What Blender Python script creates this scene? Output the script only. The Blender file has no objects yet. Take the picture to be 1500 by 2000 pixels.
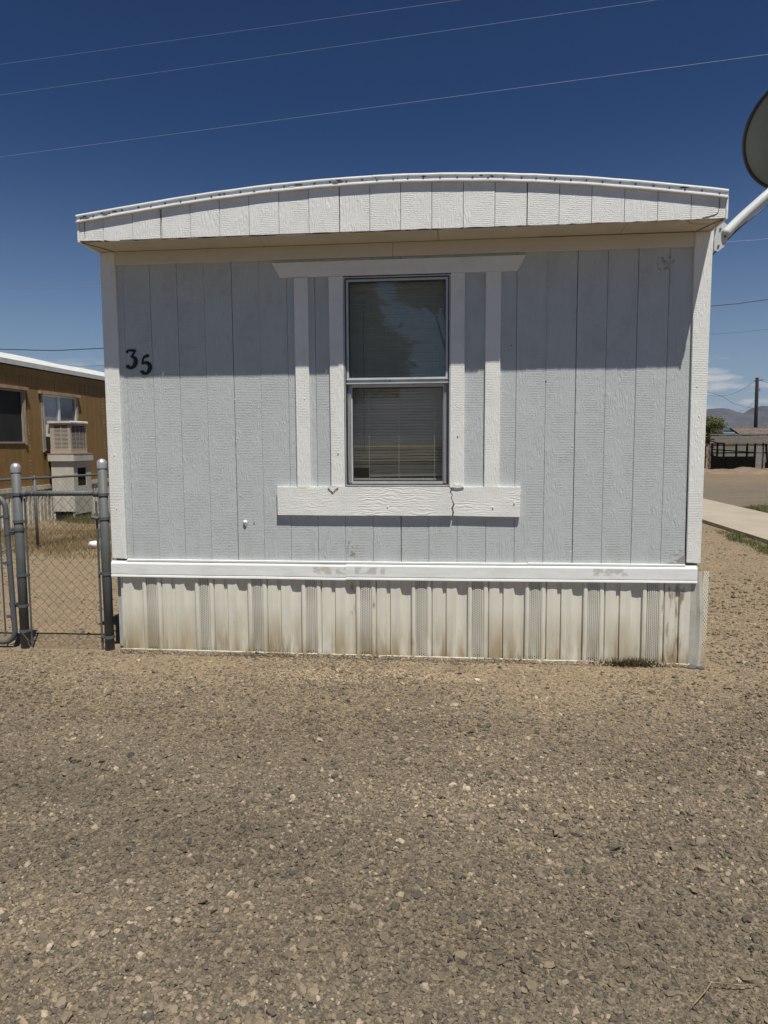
import bpy, bmesh, math, random
import numpy as np
from mathutils import Vector, Matrix
random.seed(7); rng = np.random.default_rng(7)
sc = bpy.context.scene; C = sc.collection
# ------------------------------------------------------------------ camera
cam = bpy.data.cameras.new('camera'); co = bpy.data.objects.new('camera', cam); C.objects.link(co); sc.camera = co
cam.sensor_fit = 'VERTICAL'; cam.sensor_height = 36; cam.lens = 36*1387/2000; cam.clip_start = .05; cam.clip_end = 60000
yaw, pitch, roll = .103, .0969, -.0059
fw = Vector((-math.sin(yaw)*math.cos(pitch), math.cos(yaw)*math.cos(pitch), -math.sin(pitch)))
rt = Vector((math.cos(yaw), math.sin(yaw), 0)); up = rt.cross(fw)
r2 = rt*math.cos(roll)+up*math.sin(roll); u2 = -rt*math.sin(roll)+up*math.cos(roll)
m = Matrix((r2, u2, -fw)).transposed().to_4x4(); m.translation = Vector((2.5973, -5.1182, 1.5782)); co.matrix_world = m
# ------------------------------------------------------------------ sky, sun, exposure
SUN = Vector((.18, -.35, 1)).normalized()
w = bpy.data.worlds.new('World'); sc.world = w; w.use_nodes = True
nt = w.node_tree; N = nt.nodes; L = nt.links; N.clear()
out = N.new('ShaderNodeOutputWorld'); bg = N.new('ShaderNodeBackground'); sky = N.new('ShaderNodeTexSky')
sky.sky_type = 'NISHITA'; sky.sun_disc = False; sky.sun_elevation = math.asin(SUN.z); sky.sun_rotation = math.atan2(SUN.x, SUN.y)
sky.altitude = 400; sky.air_density = 1.0; sky.dust_density = .6; sky.ozone_density = 2.2
bg.inputs[1].default_value = .05
tc = N.new('ShaderNodeTexCoord'); sep = N.new('ShaderNodeSeparateXYZ'); L.new(tc.outputs['Generated'], sep.inputs[0])
mp = N.new('ShaderNodeMapping'); mp.inputs['Scale'].default_value = (9, 9, 38); mp.inputs['Location'].default_value = (.3, 1.7, .2)
L.new(tc.outputs['Generated'], mp.inputs[0])
cn = N.new('ShaderNodeTexNoise'); cn.inputs['Scale'].default_value = 1.6; cn.inputs['Detail'].default_value = 8; cn.inputs['Roughness'].default_value = .55
L.new(mp.outputs[0], cn.inputs[0])
cr = N.new('ShaderNodeMapRange'); cr.inputs[1].default_value = .5; cr.inputs[2].default_value = .64; L.new(cn.outputs[0], cr.inputs[0])
e1 = N.new('ShaderNodeMapRange'); e1.inputs[1].default_value = .02; e1.inputs[2].default_value = .05; L.new(sep.outputs[2], e1.inputs[0])
e2 = N.new('ShaderNodeMapRange'); e2.inputs[1].default_value = .112; e2.inputs[2].default_value = .09; L.new(sep.outputs[2], e2.inputs[0])
mu = N.new('ShaderNodeMath'); mu.operation = 'MULTIPLY'; L.new(e1.outputs[0], mu.inputs[0]); L.new(e2.outputs[0], mu.inputs[1])
mu2 = N.new('ShaderNodeMath'); mu2.operation = 'MULTIPLY'; L.new(mu.outputs[0], mu2.inputs[0]); L.new(cr.outputs[0], mu2.inputs[1])
mn = N.new('ShaderNodeVectorMath'); mn.operation = 'MINIMUM'; mn.inputs[1].default_value = (6.6, 6.4, 6.9); L.new(sky.outputs[0], mn.inputs[0])
gm = N.new('ShaderNodeGamma'); gm.inputs[1].default_value = 1.7; L.new(mn.outputs[0], gm.inputs[0])   # deep dry desert blue, the same in every direction
mx0 = N.new('ShaderNodeMix'); mx0.data_type = 'RGBA'; mx0.blend_type = 'MULTIPLY'; mx0.inputs[0].default_value = 1; L.new(gm.outputs[0], mx0.inputs[6]); mx0.inputs[7].default_value = (.16, .245, .28, 1)
hb = N.new('ShaderNodeMapRange'); hb.inputs[1].default_value = .40; hb.inputs[2].default_value = .0; L.new(sep.outputs[2], hb.inputs[0])   # dust near the horizon, all round
hp = N.new('ShaderNodeMath'); hp.operation = 'POWER'; hp.inputs[1].default_value = 2.; L.new(hb.outputs[0], hp.inputs[0])
mh0 = N.new('ShaderNodeMix'); mh0.data_type = 'RGBA'; L.new(hp.outputs[0], mh0.inputs[0]); L.new(mx0.outputs[2], mh0.inputs[6]); mh0.inputs[7].default_value = (4.9, 6.1, 8.2, 1)
mx = N.new('ShaderNodeMix'); mx.data_type = 'RGBA'; L.new(mu2.outputs[0], mx.inputs[0]); L.new(mh0.outputs[2], mx.inputs[6]); mx.inputs[7].default_value = (9., 9.3, 9.8, 1)
L.new(mx.outputs[2], bg.inputs[0]); L.new(bg.outputs[0], out.inputs[0])
sl = bpy.data.lights.new('sun', 'SUN'); sl.energy = 5; sl.angle = math.radians(.53); sl.color = (1, .965, .88)
so = bpy.data.objects.new('sun', sl); C.objects.link(so); so.rotation_euler = SUN.to_track_quat('Z', 'Y').to_euler()
vs = sc.view_settings; vs.view_transform = 'Standard'; vs.look = 'None'; vs.gamma = 1; vs.use_curve_mapping = False; vs.exposure = .17
sc.cycles.max_bounces = 6; sc.cycles.transparent_max_bounces = 12
# ------------------------------------------------------------------ mesh helpers
class MB:
    def __init__(s): s.v = []; s.f = []
    def add(s, vs, fs):
        o = len(s.v); s.v += [tuple(map(float, p)) for p in vs]; s.f += [tuple(i+o for i in f) for f in fs]; return s
    def box(s, x0, x1, y0, y1, z0, z1):
        v = [(x, y, z) for z in (z0, z1) for y in (y0, y1) for x in (x0, x1)]
        return s.add(v, [(0, 2, 3, 1), (4, 5, 7, 6), (0, 1, 5, 4), (2, 6, 7, 3), (0, 4, 6, 2), (1, 3, 7, 5)])
    def prism(s, pts, y0, y1, ch=0, axis='y'):
        """outline in (x, z), counter-clockwise seen from -y; front at y0 (chamfered by ch), back at y1"""
        n = len(pts); P = np.array(pts, float); c = P.mean(0)
        def mk(q, y): return [(a, y, b) if axis == 'y' else ((y, a, b) if axis == 'x' else (a, b, y)) for a, b in q]
        if ch:
            d = P-c; q = P-np.sign(d)*ch
            v = mk(q, y0)+mk(P, y0+ch*.8)+mk(P, y1); R = 3
        else: v = mk(P, y0)+mk(P, y1); R = 2
        f = [tuple(range(n)), tuple(range((R-1)*n, R*n))[::-1]]
        for r in range(R-1):
            for i in range(n):
                j = (i+1) % n; f.append((r*n+i, (r+1)*n+i, (r+1)*n+j, r*n+j))
        return s.add(v, f)
    def tube(s, pts, r, n=8, cap=True, squash=None):
        pts = [Vector(p) for p in pts]; rr = r if hasattr(r, '__len__') else [r]*len(pts)
        o = len(s.v); prev = None
        for i, p in enumerate(pts):
            t = (pts[min(i+1, len(pts)-1)]-pts[max(i-1, 0)]).normalized()
            if prev is None:
                a = Vector((0, 0, 1)) if abs(t.z) < .9 else Vector((1, 0, 0)); u = t.cross(a).normalized()
            else:
                u = (prev-t*prev.dot(t)).normalized()
            prev = u; v = t.cross(u)
            for k in range(n):
                a = 2*math.pi*k/n; q = (u*math.cos(a)+v*math.sin(a))*rr[i]
                if squash: q = Vector((q.x*squash[0], q.y*squash[1], q.z*squash[2]))
                s.v.append(tuple(p+q))
        for i in range(len(pts)-1):
            for k in range(n):
                k2 = (k+1) % n; s.f.append((o+i*n+k, o+i*n+k2, o+(i+1)*n+k2, o+(i+1)*n+k))
        if cap:
            s.f.append(tuple(o+k for k in range(n))[::-1]); e = o+(len(pts)-1)*n; s.f.append(tuple(e+k for k in range(n)))
        return s
    def lathe(s, prof, c, n=16):
        """prof: list of (r, z) about a vertical axis at c"""
        o = len(s.v)
        for r, z in prof:
            for k in range(n):
                a = 2*math.pi*k/n; s.v.append((c[0]+r*math.cos(a), c[1]+r*math.sin(a), c[2]+z))
        for i in range(len(prof)-1):
            for k in range(n):
                k2 = (k+1) % n; s.f.append((o+i*n+k, o+i*n+k2, o+(i+1)*n+k2, o+(i+1)*n+k))
        return s
    def sweepx(s, prof, path, closed=True):
        """prof (y, z) points swept along path of (x, z offset)"""
        o = len(s.v); n = len(prof)
        for x, dz in path:
            for y, z in prof: s.v.append((x, y, z+dz))
        for i in range(len(path)-1):
            for k in range(n if closed else n-1):
                k2 = (k+1) % n; s.f.append((o+i*n+k, o+(i+1)*n+k, o+(i+1)*n+k2, o+i*n+k2))
        if closed:
            s.f.append(tuple(o+k for k in range(n))); e = o+(len(path)-1)*n; s.f.append(tuple(e+k for k in range(n))[::-1])
        return s
    def mesh(s, name, mat, smooth=False):
        me = bpy.data.meshes.new(name); me.from_pydata(s.v, [], s.f); me.materials.append(mat)
        bm = bmesh.new(); bm.from_mesh(me); bmesh.ops.recalc_face_normals(bm, faces=bm.faces); bm.to_mesh(me); bm.free()
        if smooth: me.polygons.foreach_set('use_smooth', [True]*len(me.polygons))
        return me
    def build(s, name, mat, parent=None, smooth=False, **kw):
        o = bpy.data.objects.new(name, s.mesh(name, mat, smooth)); C.objects.link(o)
        if parent is not None: o.parent = parent
        tag(o, **kw); return o
def tag(o, label=None, cat=None, group=None, kind=None):
    if label: o['label'] = label
    if cat: o['category'] = cat
    if group: o['group'] = group
    if kind: o['kind'] = kind
    return o
def B(*a): return MB().box(*a)
def thing(name, label, cat, loc=(0, 0, 0), group=None):
    """an Empty at the thing's base; its parts are modelled in world metres and shifted back"""
    o = bpy.data.objects.new(name, None); C.objects.link(o); o.location = loc; o.empty_display_size = .2
    return tag(o, label, cat, group)
def settle(root):
    """part meshes were written in world coordinates: keep them there under a moved parent"""
    for ch in root.children:
        if 'placed' not in ch: ch.matrix_parent_inverse = Matrix.Translation(-root.location)
def raw(name, V, Fc, mat, parent=None, **kw):
    me = bpy.data.meshes.new(name); V = np.asarray(V, np.float32); Fc = np.asarray(Fc, np.int32)
    me.vertices.add(len(V)); me.vertices.foreach_set('co', V.ravel()); k = Fc.shape[1]
    me.loops.add(Fc.size); me.loops.foreach_set('vertex_index', Fc.ravel()); me.polygons.add(len(Fc))
    me.polygons.foreach_set('loop_start', np.arange(0, Fc.size, k, dtype=np.int32)); me.update(calc_edges=True); me.materials.append(mat)
    o = bpy.data.objects.new(name, me); C.objects.link(o)
    if parent is not None: o.parent = parent
    tag(o, **kw); return o
# ------------------------------------------------------------------ materials
class NB:
    def __init__(s, name):
        s.m = bpy.data.materials.new(name); s.m.use_nodes = True; s.t = s.m.node_tree; s.p = s.t.nodes['Principled BSDF']
        s.g = s.t.nodes.new('ShaderNodeNewGeometry'); s.pos = s.g.outputs['Position']
    def n(s, typ, **kw):
        x = s.t.nodes.new(typ)
        for k, v in kw.items(): setattr(x, k, v)
        return x
    def l(s, a, b): s.t.links.new(a, b)
    def put(s, sock, v):
        if isinstance(v, bpy.types.NodeSocket): s.l(v, sock)
        else: sock.default_value = v if not (hasattr(v, '__len__') and len(v) == 3 and sock.type == 'RGBA') else (*v, 1)
    def scale(s, vec, sc_, off=None):
        x = s.n('ShaderNodeMapping'); s.l(vec, x.inputs[0]); x.inputs['Scale'].default_value = sc_
        if off is not None:
            a = s.n('ShaderNodeVectorMath', operation='ADD'); s.l(x.outputs[0], a.inputs[0]); s.put(a.inputs[1], off); return a.outputs[0]
        return x.outputs[0]
    def rnd(s, k=37.):
        oi = s.n('ShaderNodeObjectInfo'); a = s.n('ShaderNodeMath', operation='MULTIPLY'); s.l(oi.outputs['Random'], a.inputs[0]); a.inputs[1].default_value = k; return a.outputs[0]
    def noise(s, vec, sc_=5., det=4., rough=.55, dist=0.):
        x = s.n('ShaderNodeTexNoise'); s.l(vec, x.inputs[0]); x.inputs['Scale'].default_value = sc_; x.inputs['Detail'].default_value = det
        x.inputs['Roughness'].default_value = rough; x.inputs['Distortion'].default_value = dist; return x.outputs[0]
    def vor(s, vec, sc_=5., feat='F1', o=0):
        x = s.n('ShaderNodeTexVoronoi', feature=feat); s.l(vec, x.inputs[0]); x.inputs['Scale'].default_value = sc_; return x.outputs[o]
    def wave(s, vec, sc_, dist, d='X', det=2., ds=1.):
        x = s.n('ShaderNodeTexWave', bands_direction=d); s.l(vec, x.inputs[0]); x.inputs['Scale'].default_value = sc_; x.inputs['Distortion'].default_value = dist
        x.inputs['Detail'].default_value = det; x.inputs['Detail Scale'].default_value = ds; return x.outputs[1]
    def rmp(s, v, a, b, c=0., d=1.):
        x = s.n('ShaderNodeMapRange'); s.put(x.inputs[0], v)
        for i, q in enumerate((a, b, c, d)): x.inputs[i+1].default_value = q
        return x.outputs[0]
    def mth(s, op, a, b=0.):
        x = s.n('ShaderNodeMath', operation=op); s.put(x.inputs[0], a); s.put(x.inputs[1], b); return x.outputs[0]
    def mix(s, f, a, b):
        x = s.n('ShaderNodeMix', data_type='RGBA'); s.put(x.inputs[0], f); s.put(x.inputs[6], a); s.put(x.inputs[7], b); return x.outputs[2]
    def axes(s):
        x = s.n('ShaderNodeSeparateXYZ'); s.l(s.pos, x.inputs[0]); return x.outputs
    def bump(s, h, dist, st=1., prev=None):
        x = s.n('ShaderNodeBump'); s.l(h, x.inputs['Height']); x.inputs['Distance'].default_value = dist; x.inputs['Strength'].default_value = st
        if prev is not None: s.l(prev, x.inputs['Normal'])
        return x.outputs[0]
    def done(s, col, rough=.6, nrm=None, metal=0., spec=.5):
        s.put(s.p.inputs['Base Color'], col); s.put(s.p.inputs['Roughness'], rough); s.p.inputs['Metallic'].default_value = metal
        s.p.inputs['Specular IOR Level'].default_value = spec
        if nrm is not None: s.l(nrm, s.p.inputs['Normal'])
        return s.m
def embossed(name, col, depth=.0016, horizontal=False, patches=None, dirt=.0):
    b = NB(name); off = b.rnd(53.)
    base = b.scale(b.pos, (1, 1, 1), off)
    sw = b.scale(b.pos, (1, 1, .32) if not horizontal else (.32, 1, 1), off)
    mask = b.rmp(b.noise(sw, 7., 2.), .44, .56)
    dash = b.wave(base, 27., 6., 'Z' if not horizontal else 'X', 3., 6.)
    swirl = b.wave(sw, 15., 10., 'X' if not horizontal else 'Z', 2.5, 2.0)
    fine = b.noise(b.scale(b.pos, (1, 1, .7) if not horizontal else (.5, 1, 1.2), off), 95., 3., .6)
    mh = b.n('ShaderNodeMix', data_type='FLOAT'); b.l(mask, mh.inputs[0]); b.l(dash, mh.inputs[2]); b.l(swirl, mh.inputs[3])
    amp = b.rmp(b.noise(base, 13., 3.), .36, .66, .30, 1.)
    h = b.mth('ADD', b.mth('MULTIPLY', mh.outputs[0], amp), b.mth('MULTIPLY', fine, .55))
    lump = b.noise(base, 5., 2.)
    nr = b.bump(lump, .003, .4); nr = b.bump(h, depth*1.1, 1., nr)
    v = b.rmp(b.noise(base, 3.5, 4.), .3, .7, .965, 1.02)
    c = b.mix(v, tuple(x*.0 for x in col), col)
    c2 = b.n('ShaderNodeVectorMath', operation='SCALE'); c2.inputs[0].default_value = col; b.l(v, c2.inputs['Scale'])
    c = c2.outputs[0]
    ax = b.axes()
    if dirt:
        d = b.mth('MULTIPLY', b.rmp(ax[2], .72, 1.15, 1., 0.), b.rmp(b.noise(b.scale(b.pos, (9, 9, 2)), 1.5, 5.), .48, .75, 0., dirt)); c = b.mix(d, c, (.30, .27, .22))
    for (x0, x1, z0, z1, cc) in (patches or []):
        f = b.mth('MULTIPLY', b.rmp(ax[0], x0, x0+.02), b.rmp(ax[0], x1-.02, x1, 1., 0.)); f = b.mth('MULTIPLY', f, b.rmp(ax[2], z0, z0+.02)); f = b.mth('MULTIPLY', f, b.rmp(ax[2], z1-.02, z1, 1., 0.))
        f = b.mth('MULTIPLY', f, b.rmp(b.noise(b.pos, 38., 4.), .5, .58)); c = b.mix(f, c, cc)
    specks = b.rmp(b.vor(b.scale(b.pos, (1, 1, 1), off), 19.), .02, .035, .55, 0.)
    c = b.mix(specks, c, tuple(x*.45 for x in col))
    return b.done(c, .55, nr, spec=.3)
def simple(name, col, rough=.6, bump=0., bs=60., var=.12, metal=0., spec=.4, vs_=6., dirt=None, stretch=(1, 1, 1)):
    b = NB(name); p = b.scale(b.pos, stretch, b.rnd())
    v = b.rmp(b.noise(p, vs_, 5.), .3, .7, 1-var, 1+var)
    c2 = b.n('ShaderNodeVectorMath', operation='SCALE'); c2.inputs[0].default_value = col; b.l(v, c2.inputs['Scale']); c = c2.outputs[0]
    if dirt: c = b.mix(b.rmp(b.noise(p, dirt[1], 6., .65), dirt[2], dirt[2]+.12, 0., dirt[3]), c, dirt[0])
    nr = b.bump(b.noise(p, bs, 4., .6), bump) if bump else None
    return b.done(c, rough, nr, metal, spec)
GREY = (.512, .540, .535); CREAM = (.81, .80, .76)
M = {}
M['siding'] = embossed('grey_painted_siding', GREY, .0017, patches=[(1.79, 1.87, .73, .87, (.27, .25, .21)), (4.08, 4.18, .72, .83, (.33, .33, .33)), (3.93, 4.06, 2.72, 2.83, (.30, .31, .32))], dirt=.25)
M['trim'] = embossed('cream_painted_trim', CREAM, .0015, dirt=.25)
M['trimh'] = embossed('cream_painted_board', CREAM, .0013, True)
M['fascia'] = embossed('cream_painted_fascia', (.81, .80, .765), .0016)
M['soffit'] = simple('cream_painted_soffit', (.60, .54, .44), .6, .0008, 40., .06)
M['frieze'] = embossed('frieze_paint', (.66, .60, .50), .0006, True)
M['roofwhite'] = simple('white_roof_coating', (.56, .56, .54), .6, .002, 30., .1, dirt=((.35, .33, .30), 5, .55, .6))
M['flash'] = simple('white_roof_flashing', (.80, .81, .80), .45, .0012, 45., .05, dirt=((.20, .19, .17), 22, .63, .8), stretch=(1, 1, 2.5))
M['core'] = simple('groove_paint', (.40, .41, .40), .8)
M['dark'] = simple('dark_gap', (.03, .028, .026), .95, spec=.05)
M['crack'] = simple('bare_wood_crack', (.05, .035, .025), .9)
M['inside'] = simple('interior_wallboard', (.22, .2, .17), .9)
M['alu'] = simple('weathered_aluminium', (.54, .555, .555), .45, .0004, 90., .12, metal=.2, dirt=((.12, .11, .10), 14, .6, .5))
M['alud'] = simple('dark_window_gasket', (.05, .05, .05), .6)
M['slat'] = simple('cream_blind_slat', (.60, .59, .53), .45, var=.1)
M['screw'] = simple('rusty_screw', (.10, .08, .07), .6)
M['black'] = simple('black_painted_metal', (.012, .012, .013), .45)
M['galv'] = simple('galvanised_steel', (.098, .104, .105), .6, .0004, 120., .15, metal=.0, dirt=((.36, .36, .35), 17, .68, .7))
M['galvl'] = simple('bright_galvanised_cap', (.55, .56, .57), .35, var=.1, metal=.6)
M['wire'] = simple('weathered_mesh_wire', (.07, .058, .045), .6, var=.35, vs_=25, metal=.3, dirt=((.22, .11, .05), 9, .5, .7))
M['wirel'] = simple('light_mesh_wire', (.17, .15, .12), .6, var=.3, metal=.3)
M['dishb'] = simple('dark_dish_paint', (.16, .18, .17), .5, var=.06)
M['dishr'] = simple('dark_dish_rim', (.03, .03, .03), .5)
M['mast'] = simple('grey_mast_paint', (.56, .58, .575), .45, var=.06)
def vinyl():
    b = NB('ivory_vinyl_skirting'); ax = b.axes()
    st = b.noise(b.scale(b.pos, (7, 7, 1.3)), 1.5, 6., .6)
    hgt = b.rmp(ax[2], .38, .03, 0., 1.)
    f = b.mth('MULTIPLY', b.rmp(st, .36, .60, 0., 1.), hgt)
    tanp = b.rmp(b.noise(b.scale(b.pos, (3, 3, .6)), 1., 2.), .5, .6)
    c = b.mix(b.mth('MULTIPLY', f, .95), (.70, .675, .58), (.35, .27, .155))
    c = b.mix(b.mth('MULTIPLY', b.mth('MULTIPLY', tanp, hgt), .6), c, (.40, .32, .19))
    sc2 = b.mth('MULTIPLY', b.rmp(b.noise(b.scale(b.pos, (30, 30, 9)), 1.2, 6., .7), .66, .72), b.rmp(b.noise(b.pos, 1.6, 1.), .52, .6))
    c = b.mix(b.mth('MULTIPLY', sc2, .75), c, (.14, .10, .06))
    gr = b.rmp(ax[2], .05, 0.0, 0., .5); c = b.mix(b.mth('MULTIPLY', gr, b.rmp(b.noise(b.pos, 25., 4.), .4, .6)), c, (.30, .24, .16))
    # brown water runs high on two panels
    for (x0, x1, z0, z1) in ((1.80, 1.86, .30, .58), (1.96, 2.02, .36, .5), (2.24, 2.30, .08, .22), (4.02, 4.20, .0, .58), (4.13, 4.17, .22, .30)):
        g = b.mth('MULTIPLY', b.rmp(ax[0], x0, x0+.025), b.rmp(ax[0], x1-.025, x1, 1., 0.)); g = b.mth('MULTIPLY', g, b.rmp(ax[2], z0, z0+.03)); g = b.mth('MULTIPLY', g, b.rmp(ax[2], z1-.03, z1, 1., 0.))
        g = b.mth('MULTIPLY', g, b.rmp(b.noise(b.scale(b.pos, (34, 34, 7)), 1., 5.), .5, .66, 0., .8)); c = b.mix(g, c, (.16, .11, .06))
    nr = b.bump(b.noise(b.scale(b.pos, (1, 1, .25)), 9., 3.), .006, .5)
    return b.done(c, .42, nr, spec=.4)
M['vinyl'] = vinyl()
def belt():
    b = NB('white_vinyl_belt'); ax = b.axes(); c = (.78, .785, .765)
    n_ = b.noise(b.scale(b.pos, (18, 18, 26)), 1., 5., .6)
    for (x0, x1, z0, z1) in ((1.54, 1.79, .615, .68), (1.85, 2.08, .62, .68), (3.55, 3.8, .63, .69)):
        g = b.mth('MULTIPLY', b.rmp(ax[0], x0, x0+.01), b.rmp(ax[0], x1-.01, x1, 1., 0.)); g = b.mth('MULTIPLY', g, b.rmp(ax[2], z0, z0+.01)); g = b.mth('MULTIPLY', g, b.rmp(ax[2], z1-.01, z1, 1., 0.))
        c = b.mix(b.mth('MULTIPLY', g, b.rmp(n_, .44, .56, 0., .6)), c, (.40, .38, .32))
    c = b.mix(b.rmp(b.noise(b.scale(b.pos, (6, 6, 20)), 1., 5.), .5, .8, 0., .35), c, (.50, .48, .42))
    nr = b.bump(b.noise(b.scale(b.pos, (1, 1, 3)), 6., 2.), .004, .5)
    return b.done(c, .38, nr, spec=.45)
M['belt'] = belt(); M['track'] = simple('dirty_vinyl_track', (.50, .46, .36), .6, .001, 40, .15, dirt=((.25, .19, .12), 9, .48, .8))
def glass(name, tint, base, dust):
    b = NB(name); t = b.t; t.nodes.remove(b.p)
    o = [x for x in t.nodes if x.type == 'OUTPUT_MATERIAL'][0]
    tr = b.n('ShaderNodeBsdfTransparent'); tr.inputs[0].default_value = (*tint, 1); gl = b.n('ShaderNodeBsdfGlossy'); gl.inputs['Roughness'].default_value = .015; gl.inputs[0].default_value = (.92, .95, 1, 1)
    nr = b.bump(b.noise(b.pos, 3., 2.), .0012, .5); b.l(nr, gl.inputs['Normal'])
    fr = b.n('ShaderNodeFresnel'); fr.inputs[0].default_value = 1.5; f = b.mth('MULTIPLY', b.mth('ADD', fr.outputs[0], base), b.mth('SUBTRACT', 1., b.g.outputs['Backfacing']))
    df = b.n('ShaderNodeBsdfDiffuse'); df.inputs[0].default_value = (.42, .44, .41, 1); dm = b.n('ShaderNodeMixShader')
    b.l(b.rmp(b.noise(b.scale(b.pos, (1, 1, .5)), 6., 4.), .3, .7, dust*.75, dust*1.25), dm.inputs[0]); b.l(tr.outputs[0], dm.inputs[1]); b.l(df.outputs[0], dm.inputs[2])
    ms = b.n('ShaderNodeMixShader'); b.l(f, ms.inputs[0]); b.l(dm.outputs[0], ms.inputs[1]); b.l(gl.outputs[0], ms.inputs[2]); b.l(ms.outputs[0], o.inputs[0]); return b.m
M['glass'] = glass('window_glass', (.88, .88, .87), .0, .014)
M['glassu'] = glass('window_glass_upper', (.84, .87, .86), .03, .12)
# ------------------------------------------------------------------ ground
def hgt(x, y):
    x = np.asarray(x, float); y = np.asarray(y, float)
    h = .010*np.sin(x*1.7+1)*np.sin(y*1.3+.4)+.007*np.sin(x*3.9+y*2.1)+.005*np.sin(x*7.3-y*5.1+2)+.003*np.sin(x*13.1+y*11.7)
    near = np.clip((-y-.05)/.6, 0, 1)
    inside = ((x > -.1) & (x < 4.4) & (y > -.15)).astype(float)
    return (h-.006)*np.where(inside > 0, .0, .35+.65*near)
def gravel_mask(x, y):
    """0 = bare sand, 1 = dense gravel"""
    m = .5+.5*np.sin(x*1.1+.6+np.sin(y*1.7))*np.sin(y*1.9+1.1+np.sin(x*.8)*1.2)
    m2 = .5+.5*np.sin(x*3.3+2*np.sin(y*2.3))*np.sin(y*4.1+np.sin(x*2.7))
    base = np.clip(.06+(-y-.15*np.sin(x*2.3))*.55, .06, 1)
    return np.clip(base*(.38+.75*m)*(.6+.55*m2), .04, 1)
def axis_grid(a, b, step, far):
    c = list(np.arange(a, b+1e-6, step)); lo = []; hi = []; s = step; p = a
    while p > -far: s *= 1.35; p -= s; lo.append(p)
    s = step; p = b
    while p < far: s *= 1.35; p += s; hi.append(p)
    return np.array(lo[::-1]+c+hi)
gx = axis_grid(-7, 8, .05, 16000); gy = axis_grid(-6, 9, .05, 16000)
X, Y = np.meshgrid(gx, gy); V = np.stack([X.ravel(), Y.ravel(), (hgt(X, Y)*(np.abs(X) < 60)*(np.abs(Y) < 60)).ravel()], 1)
nx, ny = len(gx), len(gy); I = np.arange(nx*ny).reshape(ny, nx)
Fg = np.stack([I[:-1, :-1].ravel(), I[:-1, 1:].ravel(), I[1:, 1:].ravel(), I[1:, :-1].ravel()], 1)
def ground_mat():
    b = NB('dry_dirt_and_grit'); ax = b.axes()
    big = b.noise(b.pos, .9, 5., .6); mid = b.noise(b.pos, 4., 5., .6); fine = b.noise(b.pos, 60., 6., .7)
    grit = b.vor(b.pos, 150., 'F1', 1); gd = b.vor(b.pos, 150., 'F1', 0)
    g2 = b.vor(b.pos, 62., 'F1', 1); g2d = b.vor(b.pos, 62., 'F1', 0)
    sand = (.228, .174, .113); grey = (.135, .110, .080)
    t = b.mth('ADD', b.mth('MULTIPLY', b.rmp(ax[1], -2.2, -.3), .55), b.mth('MULTIPLY', big, .75))
    c = b.mix(b.rmp(t, .38, .85), grey, sand)
    c = b.mix(b.rmp(mid, .45, .7, 0., .35), c, (.115, .095, .070))
    # pale patch of fine silt in front of the skirting
    dx = b.mth('SUBTRACT', ax[0], 2.0); dy = b.mth('ADD', ax[1], .42)
    d = b.mth('ADD', b.mth('MULTIPLY', b.mth('MULTIPLY', dx, dx), 1.3), b.mth('MULTIPLY', b.mth('MULTIPLY', dy, dy), 30.))
    c = b.mix(b.mth('MULTIPLY', b.rmp(d, 1., .1), b.rmp(mid, .35, .6, .2, .8)), c, (.37, .275, .175))
    # the lane and the yards farther off
    lane = b.mth('MULTIPLY', b.rmp(b.mth('ADD', ax[1], b.mth('MULTIPLY', big, 3.)), 10.5, 13.5), b.rmp(b.mth('ADD', ax[1], b.mth('MULTIPLY', big, 3.)), 25., 22., 0., 1.))
    farc = b.mix(lane, (.20, .153, .102), (.165, .138, .102))
    farc = b.mix(b.rmp(b.noise(b.scale(b.pos, (.25, 1.2, 1)), 1.6, 6., .65), .42, .66, 0., .6), farc, (.10, .083, .062)); farc = b.mix(b.rmp(b.noise(b.pos, 5., 6., .7), .52, .7, 0., .6), farc, (.085, .07, .055))
    c = b.mix(b.rmp(ax[1], 7., 13.), c, farc)
    c = b.mix(b.rmp(ax[1], 60., 200.), c, (.20, .15, .11))
    sepc = b.n('ShaderNodeSeparateColor'); b.l(grit, sepc.inputs[0]); s2 = b.n('ShaderNodeSeparateColor'); b.l(g2, s2.inputs[0])
    v = b.mth('MULTIPLY', b.rmp(sepc.outputs[0], 0., 1., .60, 1.42), b.rmp(s2.outputs[0], 0., 1., .8, 1.22))
    v = b.mth('MULTIPLY', v, b.rmp(fine, .3, .7, .85, 1.12))
    vv = b.n('ShaderNodeVectorMath', operation='SCALE'); b.l(c, vv.inputs[0]); b.l(v, vv.inputs['Scale'])
    nr = b.bump(b.mth('ADD', b.mth('MULTIPLY', b.noise(b.pos, 22., 6., .65), 1.), 0.), .012, .8)
    nr = b.bump(g2d, .004, .8, nr); nr = b.bump(gd, .0025, .9, nr)
    return b.done(vv.outputs[0], .95, nr, spec=.15)
M['ground'] = ground_mat()
g = raw('ground', V, Fg, M['ground'], kind='structure'); g.data.polygons.foreach_set('use_smooth', [True]*len(g.data.polygons))
def asphalt():
    b = NB('bounce_cutting_asphalt'); c = b.mix(b.rmp(b.noise(b.pos, .8, 6.), .35, .7), (.050, .048, .045), (.075, .070, .062)); return b.done(c, .9, b.bump(b.noise(b.pos, 60., 4.), .004), spec=.2)
rb = MB(); rb.box(-60, 70, -13.5, -6.2, -.1, .05); rb.build('added_dark_road', asphalt(), kind='structure')  # unseen dark road added behind the camera to cut ground bounce on the wall
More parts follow.
